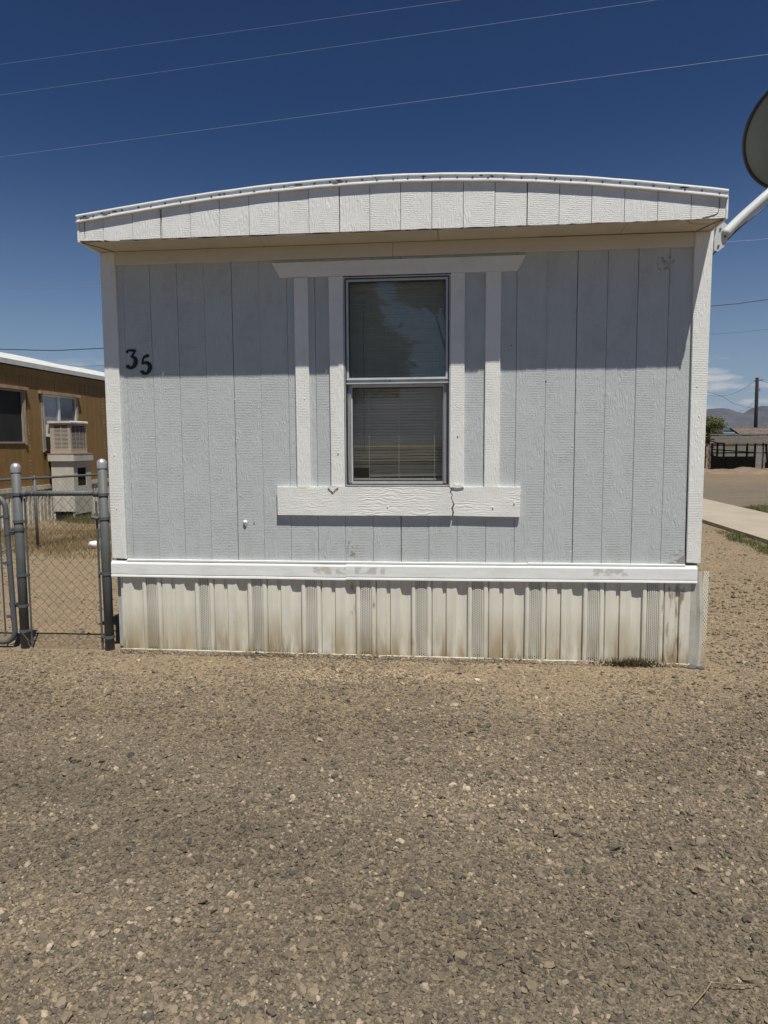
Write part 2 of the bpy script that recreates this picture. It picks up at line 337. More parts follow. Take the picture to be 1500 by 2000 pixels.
# ---- gravel: instanced stones in geometry nodes
def stone_mat(name, cols, dust=(.180, .142, .098)):
    b = NB(name); oi = b.n('ShaderNodeObjectInfo'); r = b.n('ShaderNodeValToRGB'); b.l(oi.outputs['Random'], r.inputs[0]); cr_ = r.color_ramp
    cr_.interpolation = 'LINEAR'; n_ = len(cols)
    for i, (p, c) in enumerate(cols):
        e = cr_.elements[i] if i < 2 else cr_.elements.new(p)
        e.position = p; e.color = (*c, 1)
    c = b.mix(b.rmp(b.noise(b.pos, 90., 4.), .4, .65, .0, .32), r.outputs[0], dust)
    vv = b.n('ShaderNodeVectorMath', operation='SCALE'); b.l(c, vv.inputs[0]); b.l(b.rmp(b.noise(b.scale(b.pos, (.5, 1.4, 1)), .9, 5.), .34, .66, .70, 1.20), vv.inputs['Scale']); c = vv.outputs[0]
    return b.done(c, .85, b.bump(b.noise(b.pos, 200., 3.), .0015), spec=.2)
M['stone'] = stone_mat('gravel_stone', [(0, (.072, .065, .056)), (1, (.44, .365, .26)), (.14, (.108, .090, .070)), (.5, (.168, .134, .096)), (.84, (.225, .178, .124)), (.96, (.29, .232, .16))])
def scatter(name, P, S, Rt, mat, **kw):
    me = bpy.data.meshes.new(name+'_points'); me.vertices.add(len(P)); me.vertices.foreach_set('co', np.asarray(P, np.float32).ravel())
    a = me.attributes.new('size', 'FLOAT_VECTOR', 'POINT'); a.data.foreach_set('vector', np.asarray(S, np.float32).ravel())
    a = me.attributes.new('turn', 'FLOAT_VECTOR', 'POINT'); a.data.foreach_set('vector', np.asarray(Rt, np.float32).ravel())
    a = me.attributes.new('pick', 'INT', 'POINT'); a.data.foreach_set('value', rng.integers(0, 5, len(P)).astype(np.int32))
    o = bpy.data.objects.new(name, me); C.objects.link(o); tag(o, **kw)
    ng = bpy.data.node_groups.new(name, 'GeometryNodeTree'); ng.interface.new_socket('Geometry', in_out='INPUT', socket_type='NodeSocketGeometry'); ng.interface.new_socket('Geometry', in_out='OUTPUT', socket_type='NodeSocketGeometry')
    n = ng.nodes; l = ng.links; gi = n.new('NodeGroupInput'); go = n.new('NodeGroupOutput'); jn = n.new('GeometryNodeJoinGeometry')
    for k in range(5):
        ic = n.new('GeometryNodeMeshIcoSphere'); ic.inputs['Radius'].default_value = 1; ic.inputs['Subdivisions'].default_value = 2
        sp = n.new('GeometryNodeSetPosition'); no = n.new('ShaderNodeTexNoise'); no.noise_dimensions = '4D'; no.inputs['W'].default_value = k*7.3; no.inputs['Scale'].default_value = 1.1; no.inputs['Detail'].default_value = 1.5
        sb = n.new('ShaderNodeVectorMath'); sb.operation = 'SUBTRACT'; sb.inputs[1].default_value = (.5, .5, .5); l.new(no.outputs['Color'], sb.inputs[0])
        ml = n.new('ShaderNodeVectorMath'); ml.operation = 'SCALE'; ml.inputs['Scale'].default_value = 2.1; l.new(sb.outputs[0], ml.inputs[0])
        l.new(ic.outputs[0], sp.inputs[0]); l.new(ml.outputs[0], sp.inputs['Offset'])
        ti = n.new('GeometryNodeGeometryToInstance'); l.new(sp.outputs[0], ti.inputs[0]); l.new(ti.outputs[0], jn.inputs[0])
    ip = n.new('GeometryNodeInstanceOnPoints'); mtp = n.new('GeometryNodeMeshToPoints'); l.new(gi.outputs[0], mtp.inputs[0]); l.new(mtp.outputs[0], ip.inputs['Points'])
    l.new(jn.outputs[0], ip.inputs['Instance']); ip.inputs['Pick Instance'].default_value = True
    for at, typ, s_ in (('size', 'FLOAT_VECTOR', 'Scale'), ('turn', 'FLOAT_VECTOR', 'Rotation'), ('pick', 'INT', 'Instance Index')):
        na = n.new('GeometryNodeInputNamedAttribute'); na.data_type = typ; na.inputs[0].default_value = at; l.new(na.outputs[0], ip.inputs[s_])
    sm = n.new('GeometryNodeSetMaterial'); sm.inputs['Material'].default_value = mat; l.new(ip.outputs[0], sm.inputs[0]); l.new(sm.outputs[0], go.inputs[0])
    md = o.modifiers.new('scatter', 'NODES'); md.node_group = ng; return o
def stones(n, xr, yr, rmed, sig, rmax, dens, wid=None):
    y = rng.uniform(*yr, n); x = rng.uniform(*xr, n)
    k = rng.random(n) < dens(x, y); x = x[k]; y = y[k]
    r = np.minimum(rmed*np.exp(rng.normal(0, sig, len(x))), rmax)
    S = np.stack([r*rng.uniform(.8, 1.35, len(x)), r*rng.uniform(.65, 1., len(x)), r*rng.uniform(.42, .85, len(x))], 1)
    z = hgt(x, y)+S[:, 2]*rng.uniform(-.15, .45, len(x))
    R = np.stack([rng.normal(0, .28, len(x)), rng.normal(0, .28, len(x)), rng.uniform(0, 6.28, len(x))], 1)
    return np.stack([x, y, z], 1), S, R
def infr(x, y):  # only the part of the yard near the view
    d = y+5.12; a = np.abs(x-2.6+(d)*.10)-.62*d; return np.where(a < .6, 1., np.where(a < 2.6, .4, 0.))
lipx = rng.uniform(.04, 4.2, 5200); lipy = -.034-np.abs(rng.normal(0, .028, 5200)); lipr = np.minimum(.0042*np.exp(rng.normal(0, .5, 5200)), .016)
lipz = .002+.016*np.clip(1-(-lipy-.03)/.07, 0, 1)*(.5+.5*np.sin(lipx*5+2*np.sin(lipx*2.1)))*rng.random(5200)
lip = (np.stack([lipx, lipy, lipz], 1), np.stack([lipr*1.2, lipr, lipr*.7], 1), np.stack([rng.normal(0, .3, 5200), rng.normal(0, .3, 5200), rng.uniform(0, 6.28, 5200)], 1))
parts = [lip, stones(860000, (-4.8, 9.5), (-4.4, -.03), .0043, .45, .018, lambda x, y: gravel_mask(x, y)*infr(x, y)),
         stones(62000, (-4.8, 9.5), (-4.4, -.05), .0082, .36, .024, lambda x, y: gravel_mask(x, y)**1.3*infr(x, y)),
         stones(110000, (-6.0, -.12), (-.05, 9.), .0060, .45, .022, lambda x, y: .45*(1-.09*y)*(x > -4-.25*y)*(.5+.5*np.sin(x*2.1+y))),
         stones(75000, (4.42, 8.2), (-.03, 8.5), .0062, .5, .024, lambda x, y: np.clip(.62-.13*y, .07, 1)*(x < 5.6+.35*y)*((x < 7.2) | (y < 2)))]
P_, S_, R_ = [np.concatenate([p[i] for p in parts]) for i in range(3)]
scatter('gravel', P_, S_, R_, M['stone'], label='loose brown and grey gravel over the dirt yard', cat='gravel', kind='stuff')
# ------------------------------------------------------------------ the grey mobile home
H = thing('mobile_home', 'pale grey mobile home end wall with cream trim, arched white roof and house number 35', 'mobile home', (2.14, 0, 0))
W_, ZB, ZT, OV, LEN = 4.288, .70, 2.972, .322, 16.
arc_lo = [(-.02, 3.083), (.015, 3.089), (.365, 3.138), (.977, 3.200), (1.605, 3.243), (2.115, 3.262), (2.448, 3.262), (2.777, 3.247), (3.421, 3.192), (3.894, 3.137), (4.266, 3.084), (4.30, 3.079)]
def arc(x): return float(np.interp(x, [a for a, _ in arc_lo], [b for _, b in arc_lo]))
_xs = np.array([a for a, _ in arc_lo]); _co = np.polyfit(_xs, [b for _, b in arc_lo], 4)
def arc(x): return float(np.polyval(_co, x))
wx0, wx1, wz0, wz1 = 1.79, 2.546, 1.268, 2.745
# hollow shell: sheathing round the window, sides, back, floor, ceiling
sh = MB()
sh.box(.01, wx0, .012, .08, .03, ZT); sh.box(wx1, W_-.01, .012, .08, .03, ZT); sh.box(wx0, wx1, .012, .08, .03, wz0-.002); sh.box(wx0, wx1, .012, .08, wz1+.002, ZT)
sh.build('wall_core', M['core'], H)
B(.012, .07, .0815, LEN, .62, ZT).build('side_wall', M['siding'], H); B(W_-.07, W_-.012, .0815, LEN, .62, ZT).build('side_wall', M['siding'], H)
B(.012, W_-.012, LEN+.001, LEN+.07, .05, ZT).build('back_wall', M['siding'], H)
B(.0705, W_-.0705, .0815, LEN, .55, .62).build('floor_deck', M['inside'], H)
B(.0705, W_-.0705, 2.6, 2.66, .622, ZT-.03).build('partition', M['inside'], H)
B(.012, W_-.012, .0815, LEN, ZT+.002, ZT+.03).build('ceiling', M['inside'], H)
# siding planks
gro = [.107, .160]+[.9727+.2032*k for k in range(-3, 16)]+[4.185]
def plank(x0, x1, z0, z1, joint=False):
    g_ = .0010; j = .0030 if joint else 0
    w_ = lambda: random.uniform(-.0012, .0012)
    pts = [(x0+g_+j, z0), (x1-g_, z0+w_()), (x1-g_+w_(), z1), (x0+g_+j+w_(), z1)]
    MB().prism(pts, -.010+random.uniform(-.0012, .001), .011, .0022).build('plank', M['siding'], H)
for i in range(len(gro)-1):
    a, b_ = gro[i], gro[i+1]; jt = any(abs(a-(.9727+1.2192*k)) < .01 for k in range(3))
    zb = ZB+.004+random.uniform(-.003, .004)
    if b_ > wx0+.01 and a < wx1+.04:
        plank(a, b_, zb, 1.262, jt); plank(a, b_, 2.752, 2.95, jt)
    else: plank(a, b_, zb, 2.95, jt)
# trims
def board(pts, y0=-.03, y1=-.0105, mat='trim', name='trim_board', ch=.003, **kw): return MB().prism(pts, y0, y1, ch).build(name, M[mat], H, **kw)
def rect(x0, x1, z0, z1): return [(x0, z0), (x1, z0), (x1, z1), (x0, z1)]
board([(-.004, .722), (.107, .716), (.113, 2.971), (0, 2.971)], name='corner_board'); board([(4.192, .735), (4.286, .728), (4.288, 2.971), (4.172, 2.971)], name='corner_board')
B(-.004, .0105, -.0095, .10, .722, 2.971).build('corner_return', M['trim'], H); B(W_-.0105, W_+.004, -.0095, .10, .735, 2.971).build('corner_return', M['trim'], H)
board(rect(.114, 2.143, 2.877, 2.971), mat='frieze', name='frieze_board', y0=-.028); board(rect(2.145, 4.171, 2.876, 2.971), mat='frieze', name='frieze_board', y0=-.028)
board([(1.334, 2.754), (3.004, 2.752), (3.062, 2.857), (1.277, 2.857)], mat='trimh', name='window_header')
for a, b_ in ((1.436, 1.536), (1.686, 1.789), (2.547, 2.646), (2.790, 2.894)):
    board([(a+random.uniform(-.004, .004), 1.264), (b_+random.uniform(-.003, .003), 1.264), (b_, 2.7515), (a, 2.7515)], name='window_trim')
# sill board in two cracked halves
ck = [(2.566, 1.058), (2.572, 1.085), (2.563, 1.11), (2.575, 1.135), (2.566, 1.16), (2.553, 1.185), (2.562, 1.205), (2.549, 1.225), (2.560, 1.245), (2.545, 1.263)]
lf = [(1.288, 1.058), (1.70, 1.055), (2.2, 1.056)]+[(x-.0045-.004*math.sin(i*.9), z) for i, (x, z) in enumerate(ck)]+[(2.3, 1.264), (1.77, 1.262), (1.74, 1.262), (1.716, 1.225), (1.708, 1.20), (1.700, 1.228), (1.681, 1.240), (1.668, 1.262), (1.4, 1.262), (1.288, 1.263)]
rg = [(x+.0045, z) for x, z in ck][::-1]
rg = [(2.61, 1.056), (3.04, 1.050), (3.043, 1.262), (2.9, 1.264), (2.59, 1.262)]+rg
def slab(pts, y0, y1, name, mat):
    return MB().prism(pts, y0, y1).build(name, M[mat], H)
slab(lf, -.040, -.0105, 'sill_board', 'trimh'); slab(rg, -.037, -.0105, 'sill_board', 'trimh')
MB().prism([(1.665, 1.262), (1.684, 1.245), (1.70, 1.228), (1.722, 1.250), (1.742, 1.262), (1.72, 1.276), (1.70, 1.262), (1.69, 1.272)], -.048, -.0405).build('lifted_paint_flake', M['trimh'], H)
MB().prism([(2.556, 1.262), (2.60, 1.255), (2.645, 1.264), (2.62, 1.282), (2.59, 1.275), (2.57, 1.29)], -.046, -.0385).build('lifted_paint_flake', M['trimh'], H)
# fascia planks under the arc
fg = [0.012, .183]+[.394+.2032*k for k in range(0, 19)]+[4.262]
fj = (.5915, .5915+1.2192, .5915+2.4384)
for i in range(len(fg)-1):
    a, b_ = fg[i], fg[i+1]; g_ = .0018; jl = any(abs(a-j) < .03 for j in fj)
    xs = np.linspace(a+g_+(.003 if jl else 0), b_-g_, 6); pts = []
    amp = .004 if i not in (0, 1) else .008
    for k, x in enumerate(xs): pts.append((x, 2.968+random.uniform(-amp, amp*.6)+(.014*(1-x/.3) if x < .3 else 0)))
    for x in xs[::-1]: pts.append((x, arc(x)+.012))
    MB().prism(pts, -OV+random.uniform(-.001, .001), -OV+.018).build('fascia_plank', M['fascia'], H)
xs = np.linspace(.004, 4.282, 40)
MB().sweepx([(-OV+.019, 2.974), (-OV+.045, 2.974), (-OV+.045, 3.0), (-OV+.019, 3.0)], [(.006, 0), (4.28, 0)]).build('fascia_nailer', M['dark'], H)
# bulging end caps at both ends of the overhang
for x0, x1, s_ in ((-.002, .012, -1), (4.262, 4.274, 1)):
    B(x0, x1, -OV-.003, .08, 2.962, arc(max(x0, 0))+.01).build('fascia_end_board', M['fascia'], H)
    B(x0, x1, .081, LEN, 2.955, arc(max(x0, 0))+.01).build('eave_board', M['fascia'], H)
# soffit
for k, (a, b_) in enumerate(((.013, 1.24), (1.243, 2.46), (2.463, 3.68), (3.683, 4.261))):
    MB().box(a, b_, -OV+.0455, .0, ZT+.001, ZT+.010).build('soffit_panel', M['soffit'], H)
# edge flashing and roof
path = [(x, arc(x)) for x in np.linspace(.0, 4.268, 44)]
fl = []
for x, z in path: fl.append((x, z+random.uniform(-.0012, .0012)))
MB().sweepx([(-OV, .0), (-OV-.014, -.003), (-OV-.022, .002), (-OV-.022, .009), (-OV-.012, .012), (-OV-.010, .038), (-OV-.020, .043), (-OV-.018, .052), (-OV, .055)], fl).build('roof_edge_flashing', M['flash'], H)
MB().sweepx([(-OV, .014), (LEN+.1, .014), (LEN+.1, .050), (-OV, .050)], [(x, arc(max(min(x, 4.28), 0))) for x in np.linspace(.0, 4.272, 40)]).build('roof', M['roofwhite'], H)
scm = MB().lathe([(.0, -.0), (.0065, 0), (.0065, .0025), (.003, .004), (0, .004)], (0, 0, 0), 8).mesh('screw', M['screw'])
for k in range(42):
    x = .03+k*.1022+random.uniform(-.01, .01); o = bpy.data.objects.new('screw', scm); C.objects.link(o); o.parent = H; o['placed'] = 1
    o.location = Vector((x, -OV-.0105, arc(x)+.025+random.uniform(-.004, .004)))-H.location; o.rotation_euler = (math.pi/2, 0, 0)
# ragged paint chips hanging on the flashing
for k in range(34):
    x = random.choice([random.uniform(.9, 2.1), random.uniform(.02, .35), random.uniform(2.2, 4.2)]); l_ = random.uniform(.01, .05); z = arc(x)+random.uniform(.018, .038)
    MB().prism([(x, z), (x+l_*.5, z-.003), (x+l_, z+.001), (x+l_*.6, z+.005), (x+l_*.2, z+.006)], -OV-.0135, -OV-.0118).build('paint_chip', M['screw'] if k % 3 else M['flash'], H)
for pts, rr in (([(3.15, -.0292, 2.9715), (3.7, -.0295, 2.9722), (4.17, -.0290, 2.9715)], .0016), ([(4.178, -.03, 2.9715), (4.215, -.17, 2.968), (4.252, -.30, 2.9635)], .0026), ([(.11, -.03, 2.9715), (.065, -.17, 2.968), (.02, -.30, 2.9635)], .0024),
                ([(4.222, -.3232, arc(4.22)), (4.221, -.3232, 3.03), (4.214, -.3235, 3.0), (4.196, -.3238, 2.988), (4.12, -.3238, 2.972)], .0019), ([(.052, -.3232, arc(.05)), (.05, -.3234, 3.03), (.052, -.3234, 2.995)], .0016),
                ([(.5905, -.3225, arc(.59)), (.5935, -.3228, 3.10), (.590, -.3225, 3.04), (.592, -.3225, 2.975)], .0022), ([(4.02, -.30, 2.9722), (4.10, -.20, 2.9722), (4.20, -.19, 2.9722)], .0016), ([(.30, -.3225, 2.966), (1.1, -.3225, 2.967), (1.9, -.3225, 2.966)], .0024), ([(2.0, -.3225, 2.966), (2.9, -.3225, 2.965)], .0022)):
    MB().tube([tuple(p) for p in pts], rr, 5).build('crack', M['crack'], H)
# caulk blob, nail heads, ragged corner flake
MB().lathe([(.0, 0), (.010, .0), (.014, .005), (.012, .012), (.006, .017), (0, .018)], (0, 0, 0), 9)
cb = MB(); cb.tube([(1.034, -.010, .997), (1.034, -.02, .999), (1.036, -.027, .997)], [.017, .015, .006], 9); cb.tube([(1.036, -.011, .975), (1.037, -.016, .985)], [.006, .009], 7); cb.build('caulk_blob', M['trim'], H, smooth=True)
for x, z in ((1.10, .99), (.42, 1.7), (.98, 1.9), (.99, 1.62), (1.0, 1.2), (3.40, 1.55), (3.40, .80), (3.21, 2.0), (2.97, 2.25), (4.22, 1.95), (4.24, 1.75), (1.74, 1.5), (2.6, 1.62), (1.5, 1.9), (.05, 1.5), (.05, 1.1), (3.0, 1.15), (2.1, 1.12), (2.85, 1.12)):
    B(x-.004, x+.004, -.044 if (1.05 < z < 1.27 and 1.28 < x < 3.04) else (-.033 if (x < .11 or x > 4.18 or 1.43 < x < 1.54 or 1.68 < x < 1.79 or 2.54 < x < 2.65) else -.0125), -.01, z-.004, z+.004).build('nail_head', M['trim'] if x % .3 < .2 else M['screw'], H)
MB().prism([(4.06, .722), (4.10, .735), (4.13, .722), (4.145, .76), (4.185, .79), (4.186, .705), (4.06, .708)], -.0145, -.0125).build('peeled_patch', M['alud'] if False else simple('bare_fibreboard', (.30, .29, .28), .9, .002, 50), H)
# house numbers
def digit(strokes, mat=M['black']):
    mb = MB()
    for pts, rr in strokes: mb.tube([(x, -.0155, z) for x, z in pts], [q*1.18 for q in rr], 8, squash=(1, .35, 1))
    return mb.build('house_number', mat, H, smooth=True)
def cat(pts, n=5):
    out_ = []; P = [pts[0]]+list(pts)+[pts[-1]]
    for i in range(1, len(P)-2):
        for k in range(n):
            t = k/n; q = [.5*((2*P[i][j])+(-P[i-1][j]+P[i+1][j])*t+(2*P[i-1][j]-5*P[i][j]+4*P[i+1][j]-P[i+2][j])*t*t+(-P[i-1][j]+3*P[i][j]-3*P[i+1][j]+P[i+2][j])*t**3) for j in range(len(P[i]))]
            out_.append(tuple(q))
    out_.append(tuple(pts[-1])); return out_
def stroke(p3): q = cat(p3); return ([(a, b_) for a, b_, _ in q], [r for _, _, r in q])
digit([stroke([(.170, 2.250, .010), (.178, 2.267, .006), (.196, 2.268, .007), (.222, 2.266, .008), (.238, 2.270, .005)]),
       stroke([(.238, 2.268, .005), (.222, 2.246, .006), (.204, 2.222, .006), (.215, 2.221, .008), (.233, 2.205, .013), (.234, 2.175, .014), (.218, 2.150, .011), (.195, 2.140, .009), (.176, 2.148, .010), (.170, 2.160, .012)])])
digit([stroke([(.340, 2.232, .005), (.326, 2.226, .010), (.305, 2.220, .007), (.297, 2.216, .006)]),
       stroke([(.298, 2.218, .006), (.291, 2.196, .006), (.286, 2.170, .006), (.300, 2.176, .007), (.325, 2.174, .011), (.342, 2.155, .013), (.341, 2.128, .013), (.322, 2.104, .010), (.300, 2.098, .009), (.284, 2.108, .011), (.280, 2.120, .012)])])
# ---- window
def framed(x0, x1, z0, z1, t, y0, y1, mat, name, par, tb=None):
    tb = tb or t; mb = MB()
    mb.box(x0, x0+t, y0, y1, z0, z1); mb.box(x1-t, x1, y0, y1, z0, z1); mb.box(x0+t, x1-t, y0, y1, z0, z0+tb); mb.box(x0+t, x1-t, y0, y1, z1-tb, z1)
    return mb.build(name, mat, par)
WN = B(wx0+.001, wx1-.001, .0605, .0615, wz0, wz0+.02).build('window', M['alu'], H)
framed(wx0+.002, wx1-.002, wz0+.002, wz1-.002, .006, -.026, .062, M['alu'], 'outer_frame', WN)
framed(wx0+.009, wx1-.009, wz0+.009, wz1-.009, .007, -.018, .060, M['alud'], 'gasket', WN)
us = framed(1.807, 2.529, 2.026, 2.730, .016, -.012, .012, M['alu'], 'upper_sash', WN)
framed(1.8235, 2.5125, 2.0425, 2.7135, .004, -.006, .010, M['alud'], 'upper_gasket', WN)
B(1.827, 2.509, -.001, .002, 2.046, 2.710).build('glass_pane', M['glassu'], WN)
ls = framed(1.808, 2.528, 1.279, 1.998, .034, .016, .036, M['alu'], 'lower_sash', WN, .022)
framed(1.8425, 2.4935, 1.3015, 1.9755, .004, .020, .034, M['alud'], 'lower_gasket', WN)
B(1.847, 2.489, .026, .029, 1.306, 1.971).build('glass_pane', M['glass'], WN)
mr = MB(); mr.box(1.804, 2.532, -.020, .014, 1.999, 2.008); mr.box(1.804, 2.532, -.010, .014, 2.009, 2.0255); mr.box(1.804, 2.532, -.024, .014, 2.0262, 2.030); mr.build('meeting_rail', M['alu'], WN)
tr = MB()
for x in (1.812, 1.822, 1.832, 2.504, 2.514, 2.524): tr.box(x-.0015, x+.0015, .003, .0155, 1.29, 1.998)
tr.build('sash_track', M['alu'], WN)
for x in (2.09, 2.27): B(x-.003, x+.003, -.016, -.0125, 2.031, 2.040).build('sash_clip', M['galvl'], WN)
MB().tube([(2.50, .010, 1.287), (2.512, .006, 1.292), (2.52, .004, 1.283)], [.006, .011, .005], 7).build('sealant_lump', simple('yellow_sealant', (.35, .2, .06), .8), WN)
# ---- blinds hanging inside
BL = thing('window_blind', 'cream venetian blind with a broken lower left corner, behind the window glass', 'window blind', (2.17, .13, 2.715))
B(1.812, 2.528, .105, .14, 2.690, 2.722).build('headrail', M['slat'], BL)
k = 0; z = 2.68
while z > 1.33:
    x0 = 1.815; x1 = 2.524; yc = .122
    if 1.325 < z < 1.40: x0 = 1.945+random.uniform(-.01, .01)
    tilt = math.radians(62+random.uniform(-4, 4)); sag = random.uniform(-.0012, .0012)
    if 1.42 < z < 1.55: tilt = math.radians(45+random.uniform(-9, 6))
    n_ = 8; mb = MB(); pr = []
    for i in range(n_+1):
        x = x0+(x1-x0)*i/n_; dz = sag*math.sin(i/n_*math.pi*2)+(.004*math.sin(i*1.3) if 1.42 < z < 1.52 and i > 4 else 0)
        if z < 1.40 and i < 3: dz -= .007*(3-i)/3*random.random()
        for s_ in (-.0125, -.004, .004, .0125):
            cz = .0012*(1-(s_/.0125)**2); mb.v.append((x, yc-s_*math.cos(tilt)-cz*math.sin(tilt), z+s_*math.sin(tilt)+dz-cz*math.cos(tilt)))
    for i in range(n_):
        for j in range(3): mb.f.append((i*4+j, i*4+j+1, (i+1)*4+j+1, (i+1)*4+j))
    mb.build('slat', M['slat'], BL); z -= .0212
B(1.82, 2.52, .112, .134, 1.305, 1.318).build('bottom_rail', M['slat'], BL)
for x in (1.95, 2.17, 2.43): MB().tube([(x, .106, 2.69), (x+.002, .106, 2.), (x, .106, 1.31)], .0011, 5).build('cord', M['trim'], BL)
MB().tube([(1.915, .10, 2.69), (1.915, .10, 2.05), (1.915, .10, 1.5)], .0015, 5).build('tilt_wand', M['alud'], BL)
settle(BL)
# ---- belt and skirting (parts of the home)
bp = [(0, .700), (-.022, .703), (-.026, .692), (-.036, .690), (-.040, .680), (-.042, .606), (-.036, .600), (-.044, .596), (-.046, .584), (-.040, .580), (0, .584)]
MB().sweepx(bp, [(-.010, 0), (.6, -.002), (1.2, -.001), (1.788, -.004)]).build('belt_trim', M['belt'], H)
MB().sweepx([(y*1.03, z) for y, z in bp], [(1.7885, .001), (2.5, .002), (3.4, .006), (4.264, .010)]).build('belt_trim', M['belt'], H)
MB().sweepx([(-.0115, .700), (-.0300, .704), (-.0300, .714), (-.0115, .716)], [(.113, -.002), (1.2, -.002), (3.10, 0)]).build('starter_strip', M['belt'], H)
MB().sweepx([(-.0115, .704), (-.0300, .708), (-.0300, .718), (-.0115, .720)], [(3.103, 0), (4.186, 0)]).build('starter_strip', M['belt'], H)
prof = [(.037, .006), (.040, .012), (.050, .0145), (.066, .0125), (.070, .012), (.076, .001), (.082, .0105), (.115, .012), (.150, .011), (.156, .001), (.166, .003), (.178, .001), (.182, .0115), (.215, .0105), (.250, .0125), (.264, .0), (.298, -.0015), (.331, .0), (.335, .0125), (.346, .0145), (.360, .0125), (.3655, .006)]
YS = -.008
def skirt(u0, us_, vs_, z0, z1, name, par=H, bend=0.):
    mb = MB(); zz = [z0, .12, .3, .45, z1]
    for z_ in zz:
        q = random.uniform(-.002, .002)
        for u, v_ in zip(us_, vs_): mb.v.append((u0+u+(z_-.3)*bend, YS-v_*1.5+.006*math.sin(u0*3+z_*5)*.4-(.006*(1-z_/.6))+q*.3, z_))
    n_ = len(us_)
    for i in range(len(zz)-1):
        for j in range(n_-1): mb.f.append((i*n_+j, i*n_+j+1, (i+1)*n_+j+1, (i+1)*n_+j))
    o = mb.build(name, M['vinyl'], par); return o
def zb_at(x): return .016 if x < 1.5 else (.016-(x-1.5)*.006)
def vent(u0, par):
    """strip pierced with rows of short slots: real openings"""
    mb = MB(); cols = 5; xw = .066/cols; z0 = zb_at(u0)+.004; z1 = .60; pitch = .0178
    yv = lambda x: YS-(.006+.0030*(1-((x-u0)/.037)**2))*1.5-.004
    def q(xl, xr, za, zb_): mb.add([(xl, yv(xl)-.006*(1-za/.6), za), (xr, yv(xr)-.006*(1-za/.6), za), (xr, yv(xr)-.006*(1-zb_/.6), zb_), (xl, yv(xl)-.006*(1-zb_/.6), zb_)], [(0, 1, 2, 3)])
    q(u0-.037, u0-.033, z0, z1); q(u0+.033, u0+.037, z0, z1)
    for c in range(cols):
        xa = u0-.033+c*xw; xb = xa+xw; x1, x2 = xa+xw*.28, xa+xw*.74
        q(xa, x1, z0, z1); q(x2, xb, z0, z1)
        z_ = z0; s = z0+(pitch*.5 if c % 2 else 0)+.003
        while s+.0125 < z1: q(x1, x2, z_, s); z_ = s+.0126; s += pitch
        q(x1, x2, z_, z1)
    o = mb.build('vent_strip', M['vinyl'], par); return o
U = [p[0] for p in prof]; Vv = [p[1] for p in prof]
for k in range(10):
    u0 = .2986+.4085*k
    us2 = [u*(.4085/.4045) for u in U]; vv = Vv
    if k == 9: us2, vv = us2[:15], vv[:15]
    p = skirt(u0, us2, vv, zb_at(u0)+.003, .60, 'skirting_panel'); vent(u0, p)
pl_ = [(u-.4085, v) for u, v in prof if u >= .156]
skirt(.2986, [u for u, _ in pl_], [v for _, v in pl_], .02, .60, 'skirting_panel')
B(.03, 4.25, .06, .066, .0, .60).build('crawl_space_shade_sheet', M['dark'], H)  # near-black sheet: crawl space shade behind the slots, put into its colour
for a, b_, dz in ((.032, 1.500, .0), (1.503, 2.9, -.003), (2.903, 4.235, -.008)):
    MB().sweepx([(.0, -.01), (-.034, -.01), (-.036, .016), (-.030, .021), (-.028, .010), (.0, .008)], [(a, .004+dz), ((a+b_)/2, dz+random.uniform(-.003, .004)), (b_, dz)]).build('ground_track', M['track'], H)
# right-hand corner: bent corner post and the side skirting running back
cp = MB(); zs = [-.01, .15, .35, .55, .672]
for z_ in zs:
    s_ = .012*(1-z_/.67)
    for x, y in ((4.205, -.012), (4.214, -.022), (4.262, -.024-s_), (4.285, -.034-s_), (4.305, -.026-s_), (4.312, -.012-s_), (4.318, .0), (4.325, .012)): cp.v.append((x+.010*math.sin(z_*6), y, z_))
for i in range(4):
    for j in range(7): cp.f.append((i*8+j, i*8+j+1, (i+1)*8+j+1, (i+1)*8+j))
cp.build('corner_post', M['mast'] if False else simple('grey_vinyl_corner', (.50, .48, .42), .5, .001, 30, .1, dirt=((.33, .28, .2), 9, .5, .5)), H)
def side_skirt(x, sgn, y0, y1, name='skirting_panel'):
    mb = MB(); us_ = []; u = 0
    while y0+u*.4085 < y1:
        for a, v in prof: us_.append((y0+(a+u*.41), v))
        u += 1
    for z_ in (.0, .62):
        for yy, v in us_: mb.v.append((x+sgn*v+(.03*(1-z_/.62) if sgn > 0 else 0)*0, yy, z_))
    n_ = len(us_)
    for j in range(n_-1): mb.f.append((j, j+1, n_+j+1, n_+j))
    return mb.build(name, M['vinyl'], H)
sp_ = MB()  # vented strip next to the corner, seen edge-on
for c in range(5):
    for r in range(46):
        z_ = .0+r*.0145; xo = 4.325+.009*c; y_ = .012+.006*c
        if (r+c) % 2: sp_.add([(xo, y_, z_), (xo+.009, y_+.006, z_), (xo+.009, y_+.006, z_+.0145), (xo, y_, z_+.0145)], [(0, 1, 2, 3)])
        else: sp_.add([(xo, y_, z_), (xo+.009, y_+.006, z_), (xo+.009, y_+.006, z_+.004), (xo, y_, z_+.004)], [(0, 1, 2, 3)])
sp_.build('vent_strip', M['vinyl'], H)
side_skirt(4.345, 1, .06, LEN); side_skirt(.012, -1, .02, LEN)
settle(H)
